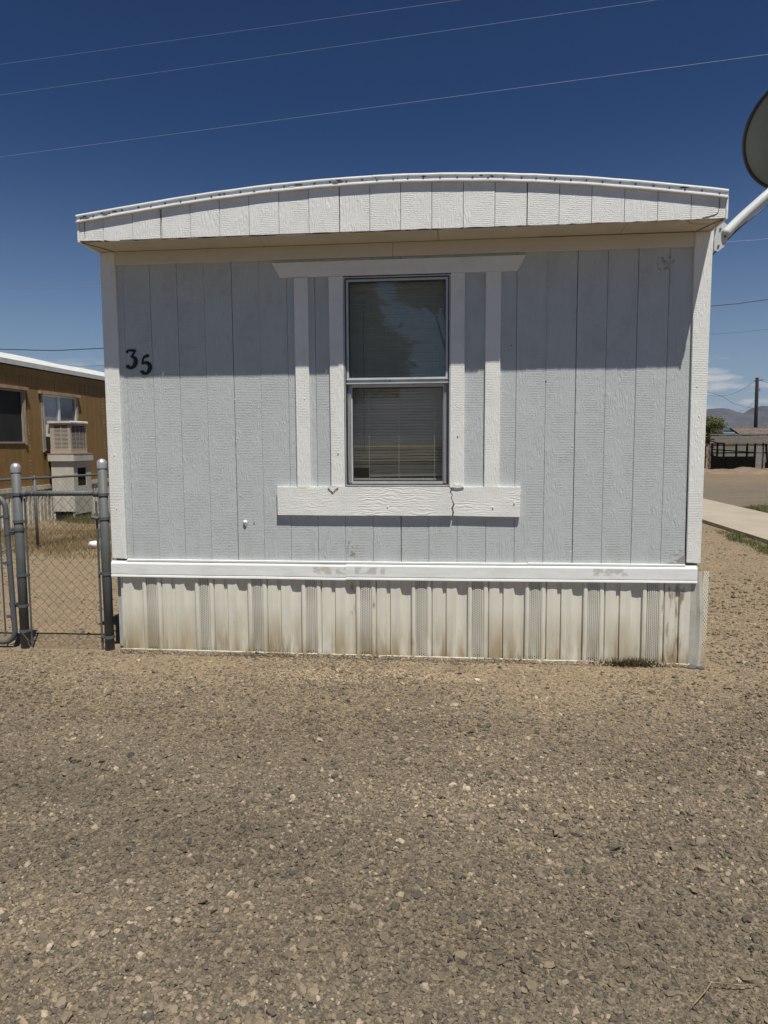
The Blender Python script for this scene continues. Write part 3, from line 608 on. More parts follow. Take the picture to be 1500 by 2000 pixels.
# ------------------------------------------------------------------ satellite dish
D = thing('satellite_dish', 'grey satellite dish on a bent mast bolted under the right eave of the grey home', 'satellite dish', (4.33, -.05, 2.9))
MB().prism([(4.3005, 2.85), (4.325, 2.84), (4.365, 2.87), (4.392, 2.93), (4.385, 3.005), (4.355, 3.03), (4.32, 3.015), (4.3005, 2.93)], -.02, -.012).build('mount_plate', M['mast'], D)
MB().box(4.2925, 4.30, -.011, .15, 2.83, 3.0).build('wall_foot', M['mast'], D)
for x, z_ in ((4.335, 2.985), (4.367, 2.935), (4.327, 2.875)): MB().tube([(x, -.019, z_), (x, -.026, z_)], .007, 6).build('bolt', M['screw'], D)
pa = [(4.365, -.01, 2.945), (4.47, .0, 3.05), (4.615, .01, 3.18), (4.665, .02, 3.225), (4.70, .03, 3.285), (4.725, .045, 3.36), (4.76, .09, 3.50)]
MB().tube(cat(pa, 4), .034, 16).build('mast', M['mast'], D, smooth=True)
dn = Vector((-.05, -.80, -.60)).normalized(); du = dn.cross(Vector((1, 0, 0))).normalized(); dv = dn.cross(du); dc = Vector((4.90, .08, 3.63)); RD = .388
mb = MB(); nr_ = 10; na_ = 40
for side in (0, 1):
    for i in range(nr_+1):
        r = RD*i/nr_; dep = .07*(1-(r/RD)**2)
        for k in range(na_):
            a = 2*math.pi*k/na_; mb.v.append(tuple(dc+(du*math.cos(a)+dv*math.sin(a))*r+dn*(dep-(.006 if side else 0))))
n1 = (nr_+1)*na_
for side in (0, 1):
    for i in range(nr_):
        for k in range(na_): k2 = (k+1) % na_; mb.f.append(tuple(side*n1+q for q in (i*na_+k, i*na_+k2, (i+1)*na_+k2, (i+1)*na_+k)))
mb.build('reflector', M['dishb'], D, smooth=True)
MB().tube([tuple(dc+(du*math.cos(a)+dv*math.sin(a))*RD) for a in np.linspace(0, 2*math.pi, 49)], .012, 8, False).build('rim', M['dishr'], D, smooth=True)
bk = MB(); q = dc+dn*.075
bk.tube([tuple(q), tuple(q+dn*.05)], .09, 12); bk.tube([tuple(q+dn*.03), (4.76, .09, 3.50)], .03, 8); bk.build('back_bracket', M['dishr'], D)
MB().tube([tuple(dc-du*RD*.98), tuple(dc-dn*.30-du*.18)], .012, 6).build('feed_arm', M['mast'], D)
MB().tube([tuple(dc-dn*.30-du*.20), tuple(dc-dn*.34-du*.1)], .03, 10).build('receiver', M['mast'], D)
MB().tube(cat([(4.30, .3, 2.80), (4.34, .08, 2.86), (4.46, -.03, 2.99), (4.62, -.02, 3.12), (4.69, -.01, 3.21), (4.75, .05, 3.42)], 4), .0045, 6).build('coax_cable', M['black'], D)
settle(D)
# ------------------------------------------------------------------ chain-link fences
def chain(p0, p1, z0, z1, r=.0014, step=.0375, n=3, hz=.036):
    V_ = []; F_ = []; d = Vector((p1[0]-p0[0], p1[1]-p0[1], 0)); Lg = d.length; d.normalize(); nn = Vector((-d.y, d.x, 0)); cols = int(Lg/step)
    rows = int((z1-z0)/hz)
    for c in range(cols):
        pts = []
        for k in range(rows+1):
            side = (k+c) % 2; s = (c+side)*step; s = min(s, Lg)+.0035*math.sin(c*1.7+k*.21)
            off = .0025 if k % 2 else -.0025
            pts.append(Vector((p0[0], p0[1], 0))+d*s+nn*off+Vector((0, 0, z1-k*hz+.002*math.sin(c*.9))))
        o = len(V_)
        for i, p in enumerate(pts):
            for j in range(n):
                a = 2*math.pi*j/n; V_.append(tuple(p+(d*math.cos(a)+nn*math.sin(a))*r))
        for i in range(len(pts)-1):
            for j in range(n): j2 = (j+1) % n; F_.append((o+i*n+j, o+i*n+j2, o+(i+1)*n+j2, o+(i+1)*n+j))
    return V_, F_
def post(x, y, h, r, par, cap=True):
    MB().tube([(x, y, -.2), (x, y, h*.5), (x, y, h)], r, 16).build('post', M['galv'], par, smooth=True)
    if cap: MB().lathe([(r*1.08, -.035), (r*1.12, .0), (r*1.08, .010), (r*.85, .026), (r*.45, .036), (0.0001, .039)], (x, y, h), 16).build('post_cap', M['galvl'], par, smooth=True)
def band(x, y, z_, r, par, sx, mat='galv', big=False):
    mb = MB(); pr = [(r*1.02, -.011), (r*1.13, -.011), (r*1.13, .011), (r*1.02, .011)]
    mb.lathe(pr, (x, y, z_), 16); mb.box(min(x+sx*r*1.05, x+sx*(r+.03)), max(x+sx*r*1.05, x+sx*(r+.03)), y-.008, y+.008, z_-.011, z_+.011)
    mb.tube([(x+sx*(r+.018), y-.018, z_), (x+sx*(r+.018), y+.018, z_)], .006, 6)
    if big: mb.tube([(x+sx*(r+.0), y-.02, z_), (x+sx*(r+.05), y-.025, z_+.01)], .013, 8)
    return mb.build('tension_band', M[mat], par, smooth=False)
FX0, FX1 = -.760, -.068; r0 = .0345
F1 = thing('chain_link_fence', 'short chain link fence panel between two grey posts beside the grey home', 'fence', (-.41, 0, 0))
post(FX0, 0, 1.405, r0, F1); post(FX1, 0, 1.435, r0, F1)
MB().tube([(FX0+.05, 0, 1.207), (-.45, 0, 1.210), (FX1-.05, 0, 1.213)], .0205, 12).build('top_rail', M['galv'], F1, smooth=True)
for xa, xb in ((FX0+.036, FX0+.075), (FX1-.075, FX1-.036)): MB().tube([(xa, 0, 1.209), (xb, 0, 1.209)], .026, 12).build('rail_cup', M['galv'], F1, smooth=True)
for z_ in (1.203, .995, .578, .137): band(FX0, 0, z_, r0, F1, 1)
for z_ in (.932, .335): band(FX0, 0, z_, r0, F1, -1)
for z_ in (1.203, .597, .102): band(FX1, 0, z_, r0, F1, -1)
band(FX1, 0, 1.022, r0, F1, -1, big=True)
B(FX0+.052, FX0+.064, -.006, .002, .01, 1.17).build('tension_bar', M['galv'], F1); B(FX1-.066, FX1-.052, -.006, .002, -.01, 1.15).build('tension_bar', M['galv'], F1)
V_, F_ = chain((FX0+.058, 0), (FX1-.058, 0), .0, 1.178, .0016, .0385, hz=.0385); o = raw('mesh_panel', V_, [f for f in F_], M['wire'], F1, kind='stuff')
for x in (-.63, -.5, -.36, -.22): MB().tube([(x+.021*math.sin(a)*.2, .0225*math.cos(a), 1.21+.0225*math.sin(a)) for a in np.linspace(0, 6.3, 13)], .0013, 4).build('tie_wire', M['galvl'], F1)
lw = MB(); lw.tube(cat([(FX0+.03, -.03, .09), (FX0+.06, -.04, .03), (FX0+.11, -.03, .0), (FX0+.12, .0, .05), (FX0+.08, -.02, .08)], 4), .0016, 4); lw.tube(cat([(FX0+.0, -.04, .14), (FX0+.04, -.045, .09), (FX0+.09, -.03, .04)], 4), .0014, 4); lw.build('loose_wire', M['wirel'], F1)
settle(F1)
GT = thing('fence_gate', 'grey tube chain link gate with rounded corners hung left of the fence post', 'gate', (-.9, 0, 0))
xr, xl, zt_, zl_ = -.855, -1.85, 1.185, .045
pts = [(xl, -.01, zt_)]+[(xr-.09+.09*math.sin(a), -.01, zt_-.09+.09*math.cos(a)) for a in np.linspace(0, math.pi/2, 7)]+[(xr+.02-.09+.09*math.cos(a), -.01, zl_+.09-.09*math.sin(a)) for a in np.linspace(0, math.pi/2, 7)]+[(xl, -.01, zl_)]
MB().tube(pts, .0205, 12).build('gate_frame', M['galv'], GT, smooth=True)
MB().tube([(xl, -.01, zt_+.0), (xl, -.01, zl_)], .0205, 12).build('gate_stile', M['galv'], GT, smooth=True)
B(xr-.062, xr-.052, -.016, -.008, .09, 1.10).build('tension_bar', M['galv'], GT)
V_, F_ = chain((xl+.03, -.01), (xr-.05, -.01), .06, 1.165, .0019, .0385, hz=.0385); raw('mesh_panel', V_, F_, M['wire'], GT, kind='stuff')
for z_ in (1.03, .90, .67, .35, .25): band(xr+.015*(1.1-z_), -.01, z_, .0205, GT, -1 if z_ not in (.90, .35) else 1)
for z_ in (.905, .345): B(xr+.02, FX0-.036, -.018, -.006, z_-.012, z_+.012).build('hinge', M['galv'], GT)
settle(GT)
F2 = thing('chain_link_fence', 'long low chain link fence crossing the dry yard behind, in front of the tan home', 'fence', (-3.75, 5., 0))
A0 = Vector((-3.94, 4.47, 0)); dd = Vector((.68, 2.01, 0)).normalized()
p_a = A0-dd*3.5; p_b = A0+dd*9
MB().tube([tuple(p_a+Vector((0, 0, 1.085))), tuple(A0+Vector((0, 0, 1.080))), tuple(p_b+Vector((0, 0, 1.085)))], .0185, 8).build('top_rail', M['galv'], F2, smooth=True)
for t in (-2.43, .57, 3.57, 6.57):
    p = A0+dd*t; post(p.x, p.y, 1.06, .022, F2, False); MB().lathe([(.025, -.02), (.027, .012), (.012, .03), (.0001, .035)], (p.x, p.y, 1.085), 10).build('post_cap', M['galv'], F2)
V_, F_ = chain(tuple(p_a)[:2], tuple(p_b)[:2], .03, 1.07, .0016, .038, hz=.038); raw('mesh_panel', V_, F_, M['wirel'], F2, kind='stuff')
settle(F2)
# ------------------------------------------------------------------ tan neighbouring home
M['tan'] = simple('brown_painted_siding', (.235, .142, .052), .75, .002, 45., .12, vs_=9, stretch=(1, 1, .3), dirt=((.36, .25, .12), 14, .62, .6))
M['tanw'] = simple('weathered_tan_wood', (.36, .25, .14), .8, .003, 40., .25, stretch=(1, 1, 1))
T = thing('mobile_home', 'tan brown mobile home with a white roof beyond the chain link fence', 'mobile home', (-5.88, 11, 0))
TX = -5.883; ty0, ty1 = 3.2, 18.
w1 = (6.2, 8.15, 1.61, 2.645); w2 = (8.80, 10.10, 1.46, 2.62)
core = MB()
for ya, yb, za, zb_ in ((ty0, w1[0], .1, 3.1), (w1[0], w1[1], .1, w1[2]), (w1[0], w1[1], w1[3], 3.1), (w1[1], w2[0], .1, 3.1), (w2[0], w2[1], .1, w2[2]), (w2[0], w2[1], w2[3], 3.1), (w2[1], ty1, .1, 3.1)): core.box(TX-.08, TX-.013, ya, yb, za, zb_)
core.build('wall_core', M['inside'], T)
B(TX-4.2, TX-.081, ty0, ty0+.06, .1, 3.1).build('end_wall', M['tan'], T); B(TX-4.2, TX-.081, ty1-.06, ty1, .1, 3.1).build('end_wall', M['tan'], T); B(TX-4.26, TX-4.2, ty0, ty1, .1, 3.1).build('back_wall', M['tan'], T)
y = ty0; i = 0
while y < ty1-.05:
    y2 = min(y+.2032, ty1); segs = [(.76, 2.93)]
    for (a, b_, c_, d_) in (w1, w2):
        if y2 > a+.01 and y < b_-.01: segs = [(.76, c_-.002), (d_+.002, 2.93)]
    for za, zb_ in segs:
        g_ = .003 if i % 6 else .006
        MB().prism([(y+g_, za), (y2-.003, za), (y2-.003, zb_), (y+g_, zb_)], TX+random.uniform(-.001, .002), TX-.0125, .002, 'x').build('plank', M['tan'], T)
    y = y2; i += 1
for ya, yb in ((ty0, 6.3), (6.305, 9.93), (9.935, 13.6), (13.605, ty1)): B(TX+.0025, TX+.018, ya, yb, 2.93, 3.085).build('frieze_board', M['tan'], T)
for yy in (8.30, 11.35): 
    mb = MB()
    for kk in range(26): z_ = .8+kk*.075; mb.box(TX+.0025, TX+.005, yy+random.uniform(-.02, .0), yy+random.uniform(.005, .03), z_, z_+random.uniform(.02, .06))
    mb.build('peeling_paint', M['tanw'], T)
nseg = 14; rp = []
for k in range(nseg+1): t = k/nseg; rp.append((TX+.075-4.36*t, 3.105+.42*math.sin(math.pi*t)**.9))
mb = MB()
for ya in np.linspace(ty0-.1, ty1+.1, 40):
    for x, z_ in rp: mb.v.append((x, ya, z_+.012*math.sin(ya*2.1)*(x < TX)))
    for x, z_ in rp[::-1]: mb.v.append((x, ya, z_+(.095 if True else 0)+.012*math.sin(ya*2.1)*(x < TX)))
n_ = 2*(nseg+1)
for i in range(39):
    for k in range(n_): k2 = (k+1) % n_; mb.f.append((i*n_+k, (i+1)*n_+k, (i+1)*n_+k2, i*n_+k2))
mb.f.append(tuple(range(n_))); mb.f.append(tuple(39*n_+k for k in range(n_))[::-1])
mb.build('roof', M['roofwhite'], T)
def twin(wd, name, dark):
    ya, yb, za, zb_ = wd
    f = MB()
    for q in ((ya, ya+.035, za, zb_), (yb-.035, yb, za, zb_), (ya+.035, yb-.035, za, za+.035), (ya+.035, yb-.035, zb_-.035, zb_)): f.box(TX-.03, TX+.02, *q)
    f = f.build('window', M['mast'] if not dark else simple('mauve_frame', (.30, .25, .24), .6), T)
    h = B(TX+.003, TX+.065, ya-.12, yb+.12, zb_+.004, zb_+.065).build('window_header', M['tanw'], T)
    for q in ((ya-.055, ya-.004), (yb+.004, yb+.055)): B(TX+.003, TX+.030, q[0], q[1], za-.03, zb_+.002).build('window_trim', M['tanw'], T)
    return f
wa = twin(w1, 'a', True)
M['curtain'] = simple('black_curtain', (.018, .02, .018), .7, .01, 6., .3, stretch=(1, 1, .2))
B(TX-.028, TX-.022, w1[0]+.036, w1[1]-.036, w1[2]+.036, w1[3]-.036).build('glass_pane', M['curtain'], wa)
wb = twin(w2, 'b', False); ym = 9.42
B(TX-.02, TX+.012, ym-.03, ym+.03, w2[2]+.036, w2[3]-.036).build('mullion', M['mast'], wb)
M['paneg'] = simple('milky_window_glass', (.10, .11, .12), .08, spec=1.); M['paneb'] = simple('reflecting_glass', (.20, .22, .27), .05, spec=1.)
B(TX-.024, TX-.018, w2[0]+.036, ym-.03, w2[2]+.036, w2[3]-.036).build('glass_pane', M['paneb'], wb); B(TX-.024, TX-.018, ym+.03, w2[1]-.036, w2[2]+.036, w2[3]-.036).build('glass_pane', M['paneg'], wb)
M['tskirt'] = simple('ivory_neighbour_skirting', (.52, .49, .41), .6, .002, 20, .15, dirt=((.3, .25, .17), 5, .52, .7), stretch=(1, 1, .25))
B(TX-.012, TX+.03, ty0, ty1, .675, .758).build('belt_trim', M['tskirt'], T)
me = None
mb = MB(); us_ = [(0, 0), (.03, .0), (.04, .02), (.11, .02), (.12, 0), (.16, 0), (.17, .02), (.24, .02), (.25, 0), (.29, 0), (.30, .02), (.37, .02), (.38, 0), (.405, 0)]
for z_ in (-.02, .674):
    for u, v in us_: mb.v.append((v, u, z_))
for j in range(len(us_)-1): mb.f.append((j, j+1, len(us_)+j+1, len(us_)+j))
me = mb.mesh('skirting_panel', M['tskirt'])
y = ty0
while y < ty1-.3:
    o = bpy.data.objects.new('skirting_panel', me); C.objects.link(o); o.parent = T; o['placed'] = 1; o.location = Vector((TX-.01, y, 0))-T.location; y += .4085
settle(T)
# ------------------------------------------------------------------ evaporative cooler and its stand
M['cool'] = simple('beige_cooler_metal', (.42, .36, .29), .55, .0006, 60, .06)
M['stand'] = simple('white_stand_board', (.50, .48, .43), .7, .002, 60, .12, dirt=((.2, .15, .1), 8, .6, .5), stretch=(1, 1, .4))
EC = thing('evaporative_cooler', 'beige louvred evaporative cooler in the window of the tan home', 'air cooler', (-5.52, 9.12, 1.40))
cx0, cx1, cy0, cy1 = -5.74, -5.30, 8.80, 9.43
EB = MB().box(cx0+.02, cx1-.02, cy0+.02, cy1-.02, 1.47, 2.02).build('cabinet', M['dark'], EC)
for a, b_, c_, d_ in ((cx0, cx0+.09, cy0, cy0+.03), (cx1-.06, cx1, cy0, cy0+.06), (cx0, cx0+.05, cy1-.05, cy1), (cx1-.05, cx1, cy1-.05, cy1)): B(a, b_, c_, d_, 1.47, 2.02).build('corner_panel', M['cool'], EC)
for z0_, z1_ in ((1.405, 1.468), (1.468, 1.50), (1.975, 2.02)): B(cx0-.004, cx1+.006, cy0-.006, cy1+.004, z0_, z1_-.001).build('rail', M['cool'], EC)
MB().prism([(cx0-.03, 2.022), (cx1+.035, 2.022), (cx1+.035, 2.05), (cx1+.02, 2.068), (cx0-.02, 2.068), (cx0-.03, 2.05)], cy0-.035, cy1+.03).build('lid', simple('pale_cooler_lid', (.62, .58, .52), .5), EC)
for k in range(17):
    z_ = 1.515+k*.0268
    MB().add([(cx0+.09, cy0-.002, z_-.006), (cx1-.06, cy0-.002, z_-.006), (cx1-.06, cy0+.016, z_+.013), (cx0+.09, cy0+.016, z_+.013)], [(0, 1, 2, 3)]).build('louvre', M['cool'], EC)
    MB().add([(cx1+.002, cy0+.06, z_-.006), (cx1+.002, cy1-.05, z_-.006), (cx1-.016, cy1-.05, z_+.013), (cx1-.016, cy0+.06, z_+.013)], [(0, 1, 2, 3)]).build('louvre', M['cool'], EC)
B(cx0+.235, cx0+.25, cy0-.006, cy0-.003, 1.50, 1.975).build('louvre_rib', M['cool'], EC)
for yy in (9.0, 9.14, 9.28): B(cx1+.0025, cx1+.005, yy, yy+.012, 1.50, 1.975).build('louvre_rib', M['cool'], EC)
B(TX+.03, cx0-.005, 8.84, 9.3, 1.75, 2.0).build('duct', M['stand'], EC); B(TX+.03, cx0-.005, 8.84, 9.3, 1.43, 1.745).build('duct_shade_block', M['dark'], EC)  # second block is near-black: shade under the duct put into its colour
settle(EC)
ST = thing('cooler_stand', 'white boarded wooden stand under the beige evaporative cooler', 'stand', (-5.5, 9.1, 0))
B(-5.80, -5.22, 8.75, 9.56, 1.385, 1.402).build('deck', M['tanw'], ST)
B(-5.79, -5.225, 8.755, 8.775, 1.245, 1.384).build('apron', M['stand'], ST); B(-5.245, -5.225, 8.776, 9.55, 1.245, 1.384).build('apron', M['stand'], ST)
B(-5.75, -5.27, 8.80, 8.815, .20, 1.244).build('front_board', M['stand'], ST); B(-5.74, -5.30, 8.83, 9.46, .0, 1.22).build('stand_shade_block', M['dark'], ST)  # near-black block fills the stand: interior shade put into its colour
for ya, yb, za, zb_ in ((8.816, 8.96, .14, 1.244), (8.961, 9.30, 1.10, 1.244), (8.961, 9.30, .14, .72), (9.301, 9.50, .14, 1.244)): B(-5.285, -5.27, ya, yb, za, zb_).build('side_board', M['stand'], ST)
for x, yy in ((-5.73, 8.83), (-5.30, 8.83), (-5.73, 9.47), (-5.30, 9.47)): B(x-.03, x+.014, yy-.012, yy+.03, -.02, 1.24).build('leg', M['stand'], ST)
settle(ST)
# white cup on the ground
cu = MB(); cu.tube([(-2.99, 5.13, .055), (-2.90, 5.13, .06), (-2.86, 5.13, .062)], [.05, .055, .052], 14); cu.build('plastic_tub', simple('white_plastic', (.85, .86, .88), .4), smooth=True, label='small white plastic tub lying in the dry grass behind the fence', cat='tub')
# ------------------------------------------------------------------ grasses and weeds
def blades(name, P, hmin, hmax, wd, mats, lean=.5, **kw):
    n = len(P); a = rng.uniform(0, 6.28, n); h = rng.uniform(hmin, hmax, n); t = rng.normal(0, lean, n); b_ = rng.uniform(0, 6.28, n)
    dx = np.cos(a)*wd; dy = np.sin(a)*wd; tx = np.cos(b_)*np.abs(t)*h; ty = np.sin(b_)*np.abs(t)*h
    P = np.asarray(P, float); V_ = np.empty((n, 5, 3))
    V_[:, 0] = P+np.stack([-dx, -dy, np.zeros(n)-.004], 1); V_[:, 1] = P+np.stack([dx, dy, np.zeros(n)-.004], 1)
    V_[:, 2] = P+np.stack([dx*.7+tx*.35, dy*.7+ty*.35, h*.55], 1); V_[:, 3] = P+np.stack([-dx*.7+tx*.35, -dy*.7+ty*.35, h*.55], 1)
    V_[:, 4] = P+np.stack([tx, ty, h], 1)
    i0 = np.arange(n)*5; F_ = np.concatenate([np.stack([i0, i0+1, i0+2], 1), np.stack([i0, i0+2, i0+3], 1), np.stack([i0+3, i0+2, i0+4], 1)])
    return raw(name, V_.reshape(-1, 3), F_, mats, **kw)
def leafmat(name, c1, c2, c3, sc_=9.):
    b = NB(name); f = b.rmp(b.noise(b.pos, sc_, 3.), .35, .65); c = b.mix(f, c1, c2); f2 = b.rmp(b.noise(b.pos, sc_*6, 2.), .5, .7); c = b.mix(f2, c, c3); return b.done(c, .7, spec=.2)
M['straw'] = leafmat('dry_straw_grass', (.26, .19, .09), (.16, .115, .06), (.36, .29, .15))
M['green'] = leafmat('green_grass', (.09, .105, .035), (.14, .145, .06), (.22, .19, .10))
def clumpy(n, xr, yr, f):
    x = rng.uniform(*xr, n); y = rng.uniform(*yr, n); k = rng.random(n) < f(x, y); x, y = x[k], y[k]; return np.stack([x, y, hgt(x, y)], 1)
cl = lambda x, y: .5+.5*np.sin(x*4.3+np.sin(y*3.1))*np.sin(y*3.7+np.sin(x*2.2))
blades('dry_grass', clumpy(90000, (-6.2, -1.5), (4.1, 10.), lambda x, y: np.clip(cl(x, y)+.15, 0, 1)*(x > TX+.05)*np.clip((y-4.0-.25*np.sin(x*3))/.7, 0, 1)*(.25+.75*(y < 7.3))), .02, .10, .0022, M['straw'], label='patchy dry yellow grass in the yard behind the chain link fence', cat='grass', kind='stuff')
blades('green_weeds', clumpy(5000, (-5.5, -3.6), (8.3, 9.6), lambda x, y: np.clip(cl(x*1.5, y*1.5)+.2, 0, 1)*((x+4.6)**2+(y-8.9)**2*2 < .8)), .04, .2, .004, M['green'], lean=.35, label='green weeds growing round the foot of the cooler stand', cat='weeds', kind='stuff')
blades('grass_strip', clumpy(34000, (6.3, 7.5), (3.5, 8.0), lambda x, y: np.clip(1.15-np.abs(x-7.16+.05*np.sin(y*5))/(.14+.05*(7.9-y)), 0, 1)**.7*np.clip((7.75-y)*1.6, 0, 1)*np.clip(cl(x*2.6, y*2.6)*1.2, 0, 1)), .02, .075, .0038, M['green'], lean=.8, label='strip of green grass along the near edge of the concrete path', cat='grass', kind='stuff')
blades('grass_verge', clumpy(26000, (8.9, 11.5), (10.5, 13.3), lambda x, y: np.clip(cl(x*1.3, y*1.3)+.1, 0, 1)*(x > 9.12)*np.clip(1.2-np.abs(y-11.2-.35*np.sin(x*2))*.9, 0, 1)), .03, .12, .006, M['green'], lean=.7, label='sparse grass verge beyond the concrete path at the lane', cat='grass', kind='stuff')
M['weed'] = leafmat('brown_green_weed', (.10, .075, .04), (.075, .07, .03), (.20, .14, .08), 30.)
def weed(x0, y0, n, rad, hmin, hmax, mat, label, wd=.003, name='weed', lean=.6):
    P = np.stack([x0+rng.normal(0, rad, n), y0-np.abs(rng.normal(0, rad*.25, n)), np.zeros(n)], 1); P[:, 2] = hgt(P[:, 0], P[:, 1])
    return blades(name, P, hmin, hmax, wd, mat, lean=lean, label=label, cat='weed')
weed(3.83, -.06, 620, .085, .01, .07, M['weed'], 'low brown green weed at the foot of the skirting on the right', .0035, lean=1.)
weed(.09, -.065, 34, .05, .04, .17, M['straw'], 'dry straw tuft at the left end of the skirting', .0012, 'dry_grass_tuft', .35)
weed(1.27, -.060, 42, .055, .04, .17, M['straw'], 'thin dry stalks against the skirting below the wall plank joint', .0012, 'dry_grass_tuft', .35)
weed(1.02, -.065, 60, .07, .01, .04, M['straw'], 'short flattened dry grass at the skirting, left of the thin stalks', .0015, 'dry_grass_tuft', 1.)
weed(3.05, -.065, 26, .03, .02, .09, M['straw'], 'small orange dry tuft at the skirting left of the brown weed', .0012, 'dry_grass_tuft', .5)
st = MB(); z0_ = float(hgt(3.35, -3.1))+.018; st.tube([(3.255, -3.205, z0_), (3.31, -3.15, z0_+.004), (3.335, -3.118, z0_+.006)], [.0008, .0016, .0016], 5); st.tube([(3.335, -3.118, z0_+.006), (3.42, -3.12, z0_+.004), (3.475, -3.105, z0_)], [.0016, .0016, .0008], 5)
st.build('straw_stalk', M['straw'], label='bent yellow straw stalk lying on the gravel at the lower right', cat='straw')
def rock(x, y, r, col, label, seed):
    rg_ = np.random.default_rng(seed); bm = bmesh.new(); bmesh.ops.create_icosphere(bm, subdivisions=3, radius=1)
    for v in bm.verts:
        n_ = v.co.normalized(); k_ = 1+.16*math.sin(n_.x*3.1+seed)*math.cos(n_.y*2.7+seed)+.08*math.sin(n_.z*6+seed*2); v.co = Vector((n_.x*r*1.35*k_, n_.y*r*k_, n_.z*r*.55*k_))
    me_ = bpy.data.meshes.new('stone'); bm.to_mesh(me_); bm.free(); me_.materials.append(simple('stone_paint', col, .9, .002, 80, .2))
    o_ = bpy.data.objects.new('stone', me_); C.objects.link(o_); o_.location = (x, y, float(hgt(x, y))+r*.2); o_.rotation_euler = (0, 0, seed*1.3); tag(o_, label, 'stone', None)
rock(4.235, -.085, .028, (.10, .095, .09), 'grey stone just in front of the right skirting corner', 1); rock(4.285, -.10, .022, (.07, .068, .07), 'dark stone at the very foot of the right skirting corner post', 2)
rock(2.62, -.33, .013, (.03, .03, .032), 'small black stone on the sand before the middle of the skirting', 3); rock(.93, -1.75, .02, (.06, .055, .052), 'dark stone on the gravel at left, nearest the watermark side', 4)
bpy.data.objects['stone.003']['label'] = 'dark stone alone on the gravel in the left foreground'
# ------------------------------------------------------------------ right side: path, lane, corral, shed, trees, pole
def con():
    b = NB('pale_concrete'); c = b.mix(b.rmp(b.noise(b.pos, 1.3, 5.), .35, .7), (.36, .31, .245), (.31, .265, .205)); c = b.mix(b.rmp(b.noise(b.pos, 14., 4.), .6, .75, 0., .4), c, (.12, .1, .08)); return b.done(c, .9, b.bump(b.noise(b.pos, 40., 4.), .003), spec=.2)
M['con'] = con()
pth = MB()
for ya, yb in ((2.2, 5.2), (5.206, 8.2), (8.206, 11.2)): pth.box(7.35, 9.10, ya, yb, -.1, .062)
for ya, yb in ((11.206, 14.2), (14.206, 17.5)): pth.box(7.35, 9.10, ya, yb, -.1, .062)
for xa, xb in ((9.104, 12.1), (12.106, 15.2)): pth.box(xa, xb, 5.5, 10.55, -.1, .060)
pth.build('path', M['con'], kind='structure')
M['block'] = simple('grey_block_wall', (.21, .20, .17), .95, .004, 20, .12, vs_=1.5, dirt=((.3, .22, .14), 1.2, .56, .6), stretch=(1, 1, 2))
WL = thing('block_wall', 'low grey rendered block wall behind the dark corral across the lane', 'wall', (22, 34, 0))
x = 15.85; kk = 0
while x < 30:
    for r in range(9):
        za = .1+r*.2; B(x+(.2 if r % 2 else 0), x+(.2 if r % 2 else 0)+.394, 34.0+random.uniform(-.006, .006), 34.2, za, za+.196).build('block', M['block'], WL) if x < 21 else None
    x += .4
B(21.2, 34, 34, 34.2, .1, 1.90).build('wall_body', M['block'], WL)
B(15.86, 21.2, 34.03, 34.17, .1, 1.896).build('mortar', simple('mortar', (.24, .225, .19), .95), WL)
B(15.83, 34, 33.98, 34.22, 1.902, 1.95).build('coping', M['block'], WL)
settle(WL)
M['rail'] = simple('black_corral_pipe', (.010, .009, .008), .8, spec=.1); M['cloth'] = simple('black_shade_cloth', (.008, .007, .006), .95, .01, 8, .3, spec=.03)
M['oldwood'] = simple('dark_weathered_wood', (.06, .045, .035), .9, .006, 20, .4, stretch=(4, 4, .5)); M['rustb'] = simple('rusty_beam', (.20, .12, .07), .85, var=.3)
def pxw(px, Y=32.5): return (px-1400)*(Y+5.12)/1387*1.0*1.16+15.72
CO = thing('corral', 'dark pipe corral with black cloth along its foot, in front of the grey block wall', 'corral', (17, 32.5, 0))
CY = 32.5
for x, lean in ((15.43, 0), (15.69, 0), (16.01, 0), (16.62, .02), (17.13, .0), (17.51, 0), (17.88, 0), (18.18, .16), (19.3, 0), (20.4, 0), (21.6, 0), (22.8, 0)):
    MB().tube([(x, CY, .1), (x-lean, CY, 1.42+random.uniform(-.02, .06))], .05, 6).build('post', M['rail'], CO)
B(15.38, 24, CY-.03, CY+.03, 1.41, 1.47).build('top_rail', M['rustb'], CO); B(15.38, 24, CY-.03, CY+.03, 1.34, 1.40).build('second_rail', M['rail'], CO)
B(15.38, 24, CY-.02, CY+.02, .95, 1.01).build('mid_rail', M['rail'], CO)
MB().tube([(15.4, CY-.04, 1.16), (16.6, CY-.04, 1.06), (17.6, CY-.04, .99)], .03, 5).build('loose_rail', M['rail'], CO)
MB().tube([(15.2, CY-.06, 1.62), (15.6, CY-.06, 1.50), (16.0, CY-.05, 1.44)], .03, 5).build('loose_rail', M['rail'], CO)
MB().prism([(15.42, .1), (17.5, .1), (17.5, .80), (15.7, .80), (15.42, .88)], CY-.045, CY-.036).build('shade_cloth', M['cloth'], CO)
B(18.0, 24, CY-.045, CY-.036, .1, .5).build('shade_cloth', M['cloth'], CO)
B(16.1, 16.9, CY-.07, CY-.05, .08, .76).build('trough', M['cloth'], CO)
pg = MB()
for k in range(9): pg.box(17.54+k*.036, 17.55+k*.036, CY-.09, CY-.08, .2, 1.32)
for k in range(5): pg.box(17.53, 17.86, CY-.0795, CY-.07, .2+k*.27, .206+k*.27)
pg.build('wire_panel', M['galvl'], CO); settle(CO)
WF = thing('plank_fence', 'dark weathered vertical plank fence left of the corral', 'fence', (14.7, 32.6, 0))
x = 11.2
